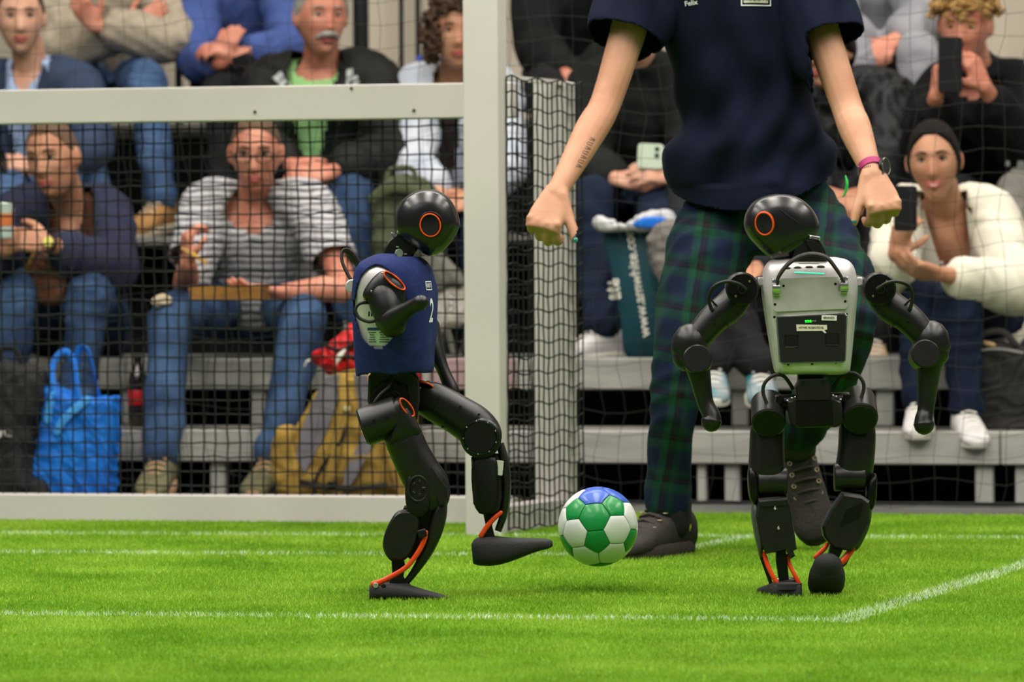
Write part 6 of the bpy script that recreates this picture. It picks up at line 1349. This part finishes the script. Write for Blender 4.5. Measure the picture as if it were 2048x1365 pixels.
OBJP('bag_body', f2, [(1186, 448), (1192, 434), (1208, 436), (1222, 450), (1258, 450), (1280, 432), (1310, 422), (1345, 422), (1350, 458), (1300, 462), (1240, 462), (1204, 462)], 0, 26, plm, pl_, .6, fold=.005, seed=31)
OBJP('blue_print', f2, [(1270, 452), (1284, 438), (1310, 434), (1338, 438), (1330, 452), (1300, 458)], -22, 8, mat('plastic_blue', (24, 110, 210), .4), pl_, .5)
f = VF(1325, 510, 14.66); gs = thing('sweater', 'mottled grey sweater draped beside the teal bag behind the referee', 'sweater', f(1330, 580)); OBJP('knit', f, [(1296, 480), (1310, 452), (1340, 440), (1372, 450), (1380, 540), (1350, 600), (1318, 560), (1298, 520)], 0, 30, mat('knit_mottled', (126, 120, 114), .9, c2=(90, 86, 84), nscale=14, bump=.5), gs, .6, fold=.004, seed=33)
# black bag right
f = VF(1990, 860, 14.42); rb_ = thing('duffel_bag', 'large black bag on the lower step at the right edge', 'bag', f(1990, 866))
OBJP('bag_body', f, [(1938, 720), (1950, 692), (1985, 684), (2030, 690), (2075, 700), (2090, 780), (2085, 862), (1950, 864), (1940, 800)], 30, 60, bkb, rb_, .45, fold=.006, seed=41)
TB('handle', f, [(1958, 690, -24), (1972, 668, -26), (2010, 664, -26), (2036, 690, -24)], 7, bkb, rb_, .5); TB('zip', f, [(1950, 704, -30), (2000, 698, -34), (2060, 708, -30)], 3, MATS['zip_grey'], rb_, .6)
TB('clip', f, [(1976, 686, -32), (1992, 690, -34)], 5, mat('clip_tan', (170, 140, 100), .5), rb_, .6)
# tray and fork, paper napkin, leather bag
f = VF(460, 585, 14.34); tr = thing('food_tray', 'tan cardboard food tray held on the striped-shirt man\'s lap', 'tray', f(460, 600)); cbm = mat('cardboard_tan', (170, 122, 60), .8, c2=(150, 104, 48), nscale=8)
s = S(); A, B = U*(78*f.k), VV*.055; c = f(460, 598, 0); box(s, c, A*.88, B*.86, ZZ*.002); obj('tray_base', s, cbm, tr, smooth=False)
for sg_, (P_, Q_) in ((1, (A, B)), (-1, (A, B))):
    s = S(); box(s, c+B*sg_*.93+ZZ*.02, A*.95, B*.03+VV*0, ZZ*.022+B*sg_*.08); obj('tray_side', s, cbm, tr, smooth=False); s = S(); box(s, c+A*sg_*.93+ZZ*.02, A*.015, B*.95, ZZ*.022+A*sg_*.05); obj('tray_side', s, cbm, tr, smooth=False)
f = VF(385, 510, 14.36); fk_ = thing('wooden_fork', 'small wooden fork in the raised hand of the striped-shirt man', 'fork', f(400, 525)); fm = mat('wood_fork', (206, 160, 84), .6)
TB('fork_handle', f, [(364, 498, 0), (384, 508, 0), (402, 520, 0)], [3, 4, 5], fm, fk_, .4)
for q in (-1, 0, 1): TB('tine', f, [(402, 520+q*3, 0), (416, 526+q*4, 0)], [2, 1.2], fm, fk_, .6)
f = VF(322, 603, 14.36); nk_ = thing('paper_napkin', 'crumpled beige napkin on the knee of the striped-shirt man', 'napkin', f(322, 612)); OBJP('napkin', f, [(302, 606), (312, 594), (330, 588), (345, 596), (340, 610), (318, 616)], 0, 14, mat('napkin_beige', (196, 178, 150), .9), nk_, .6, fold=.004, seed=51, vox=.004)
f = VF(98, 560, 14.42); lbg = thing('satchel', 'brown leather satchel on the lap of the man in the navy jacket', 'bag', f(98, 610)); lem = mat('leather_brown', (104, 62, 40), .5, c2=(84, 48, 30), nscale=7, bump=.3)
OBJP('satchel_body', f, [(52, 548), (66, 514), (100, 502), (130, 512), (138, 560), (128, 604), (88, 612), (60, 590)], 20, 26, lem, lbg, .5, fold=.003, seed=55); TB('strap', f, [(48, 560, -4), (58, 530, -8), (70, 505, -6)], 4, mat('strap_gold', (150, 120, 60), .6), lbg, .4)
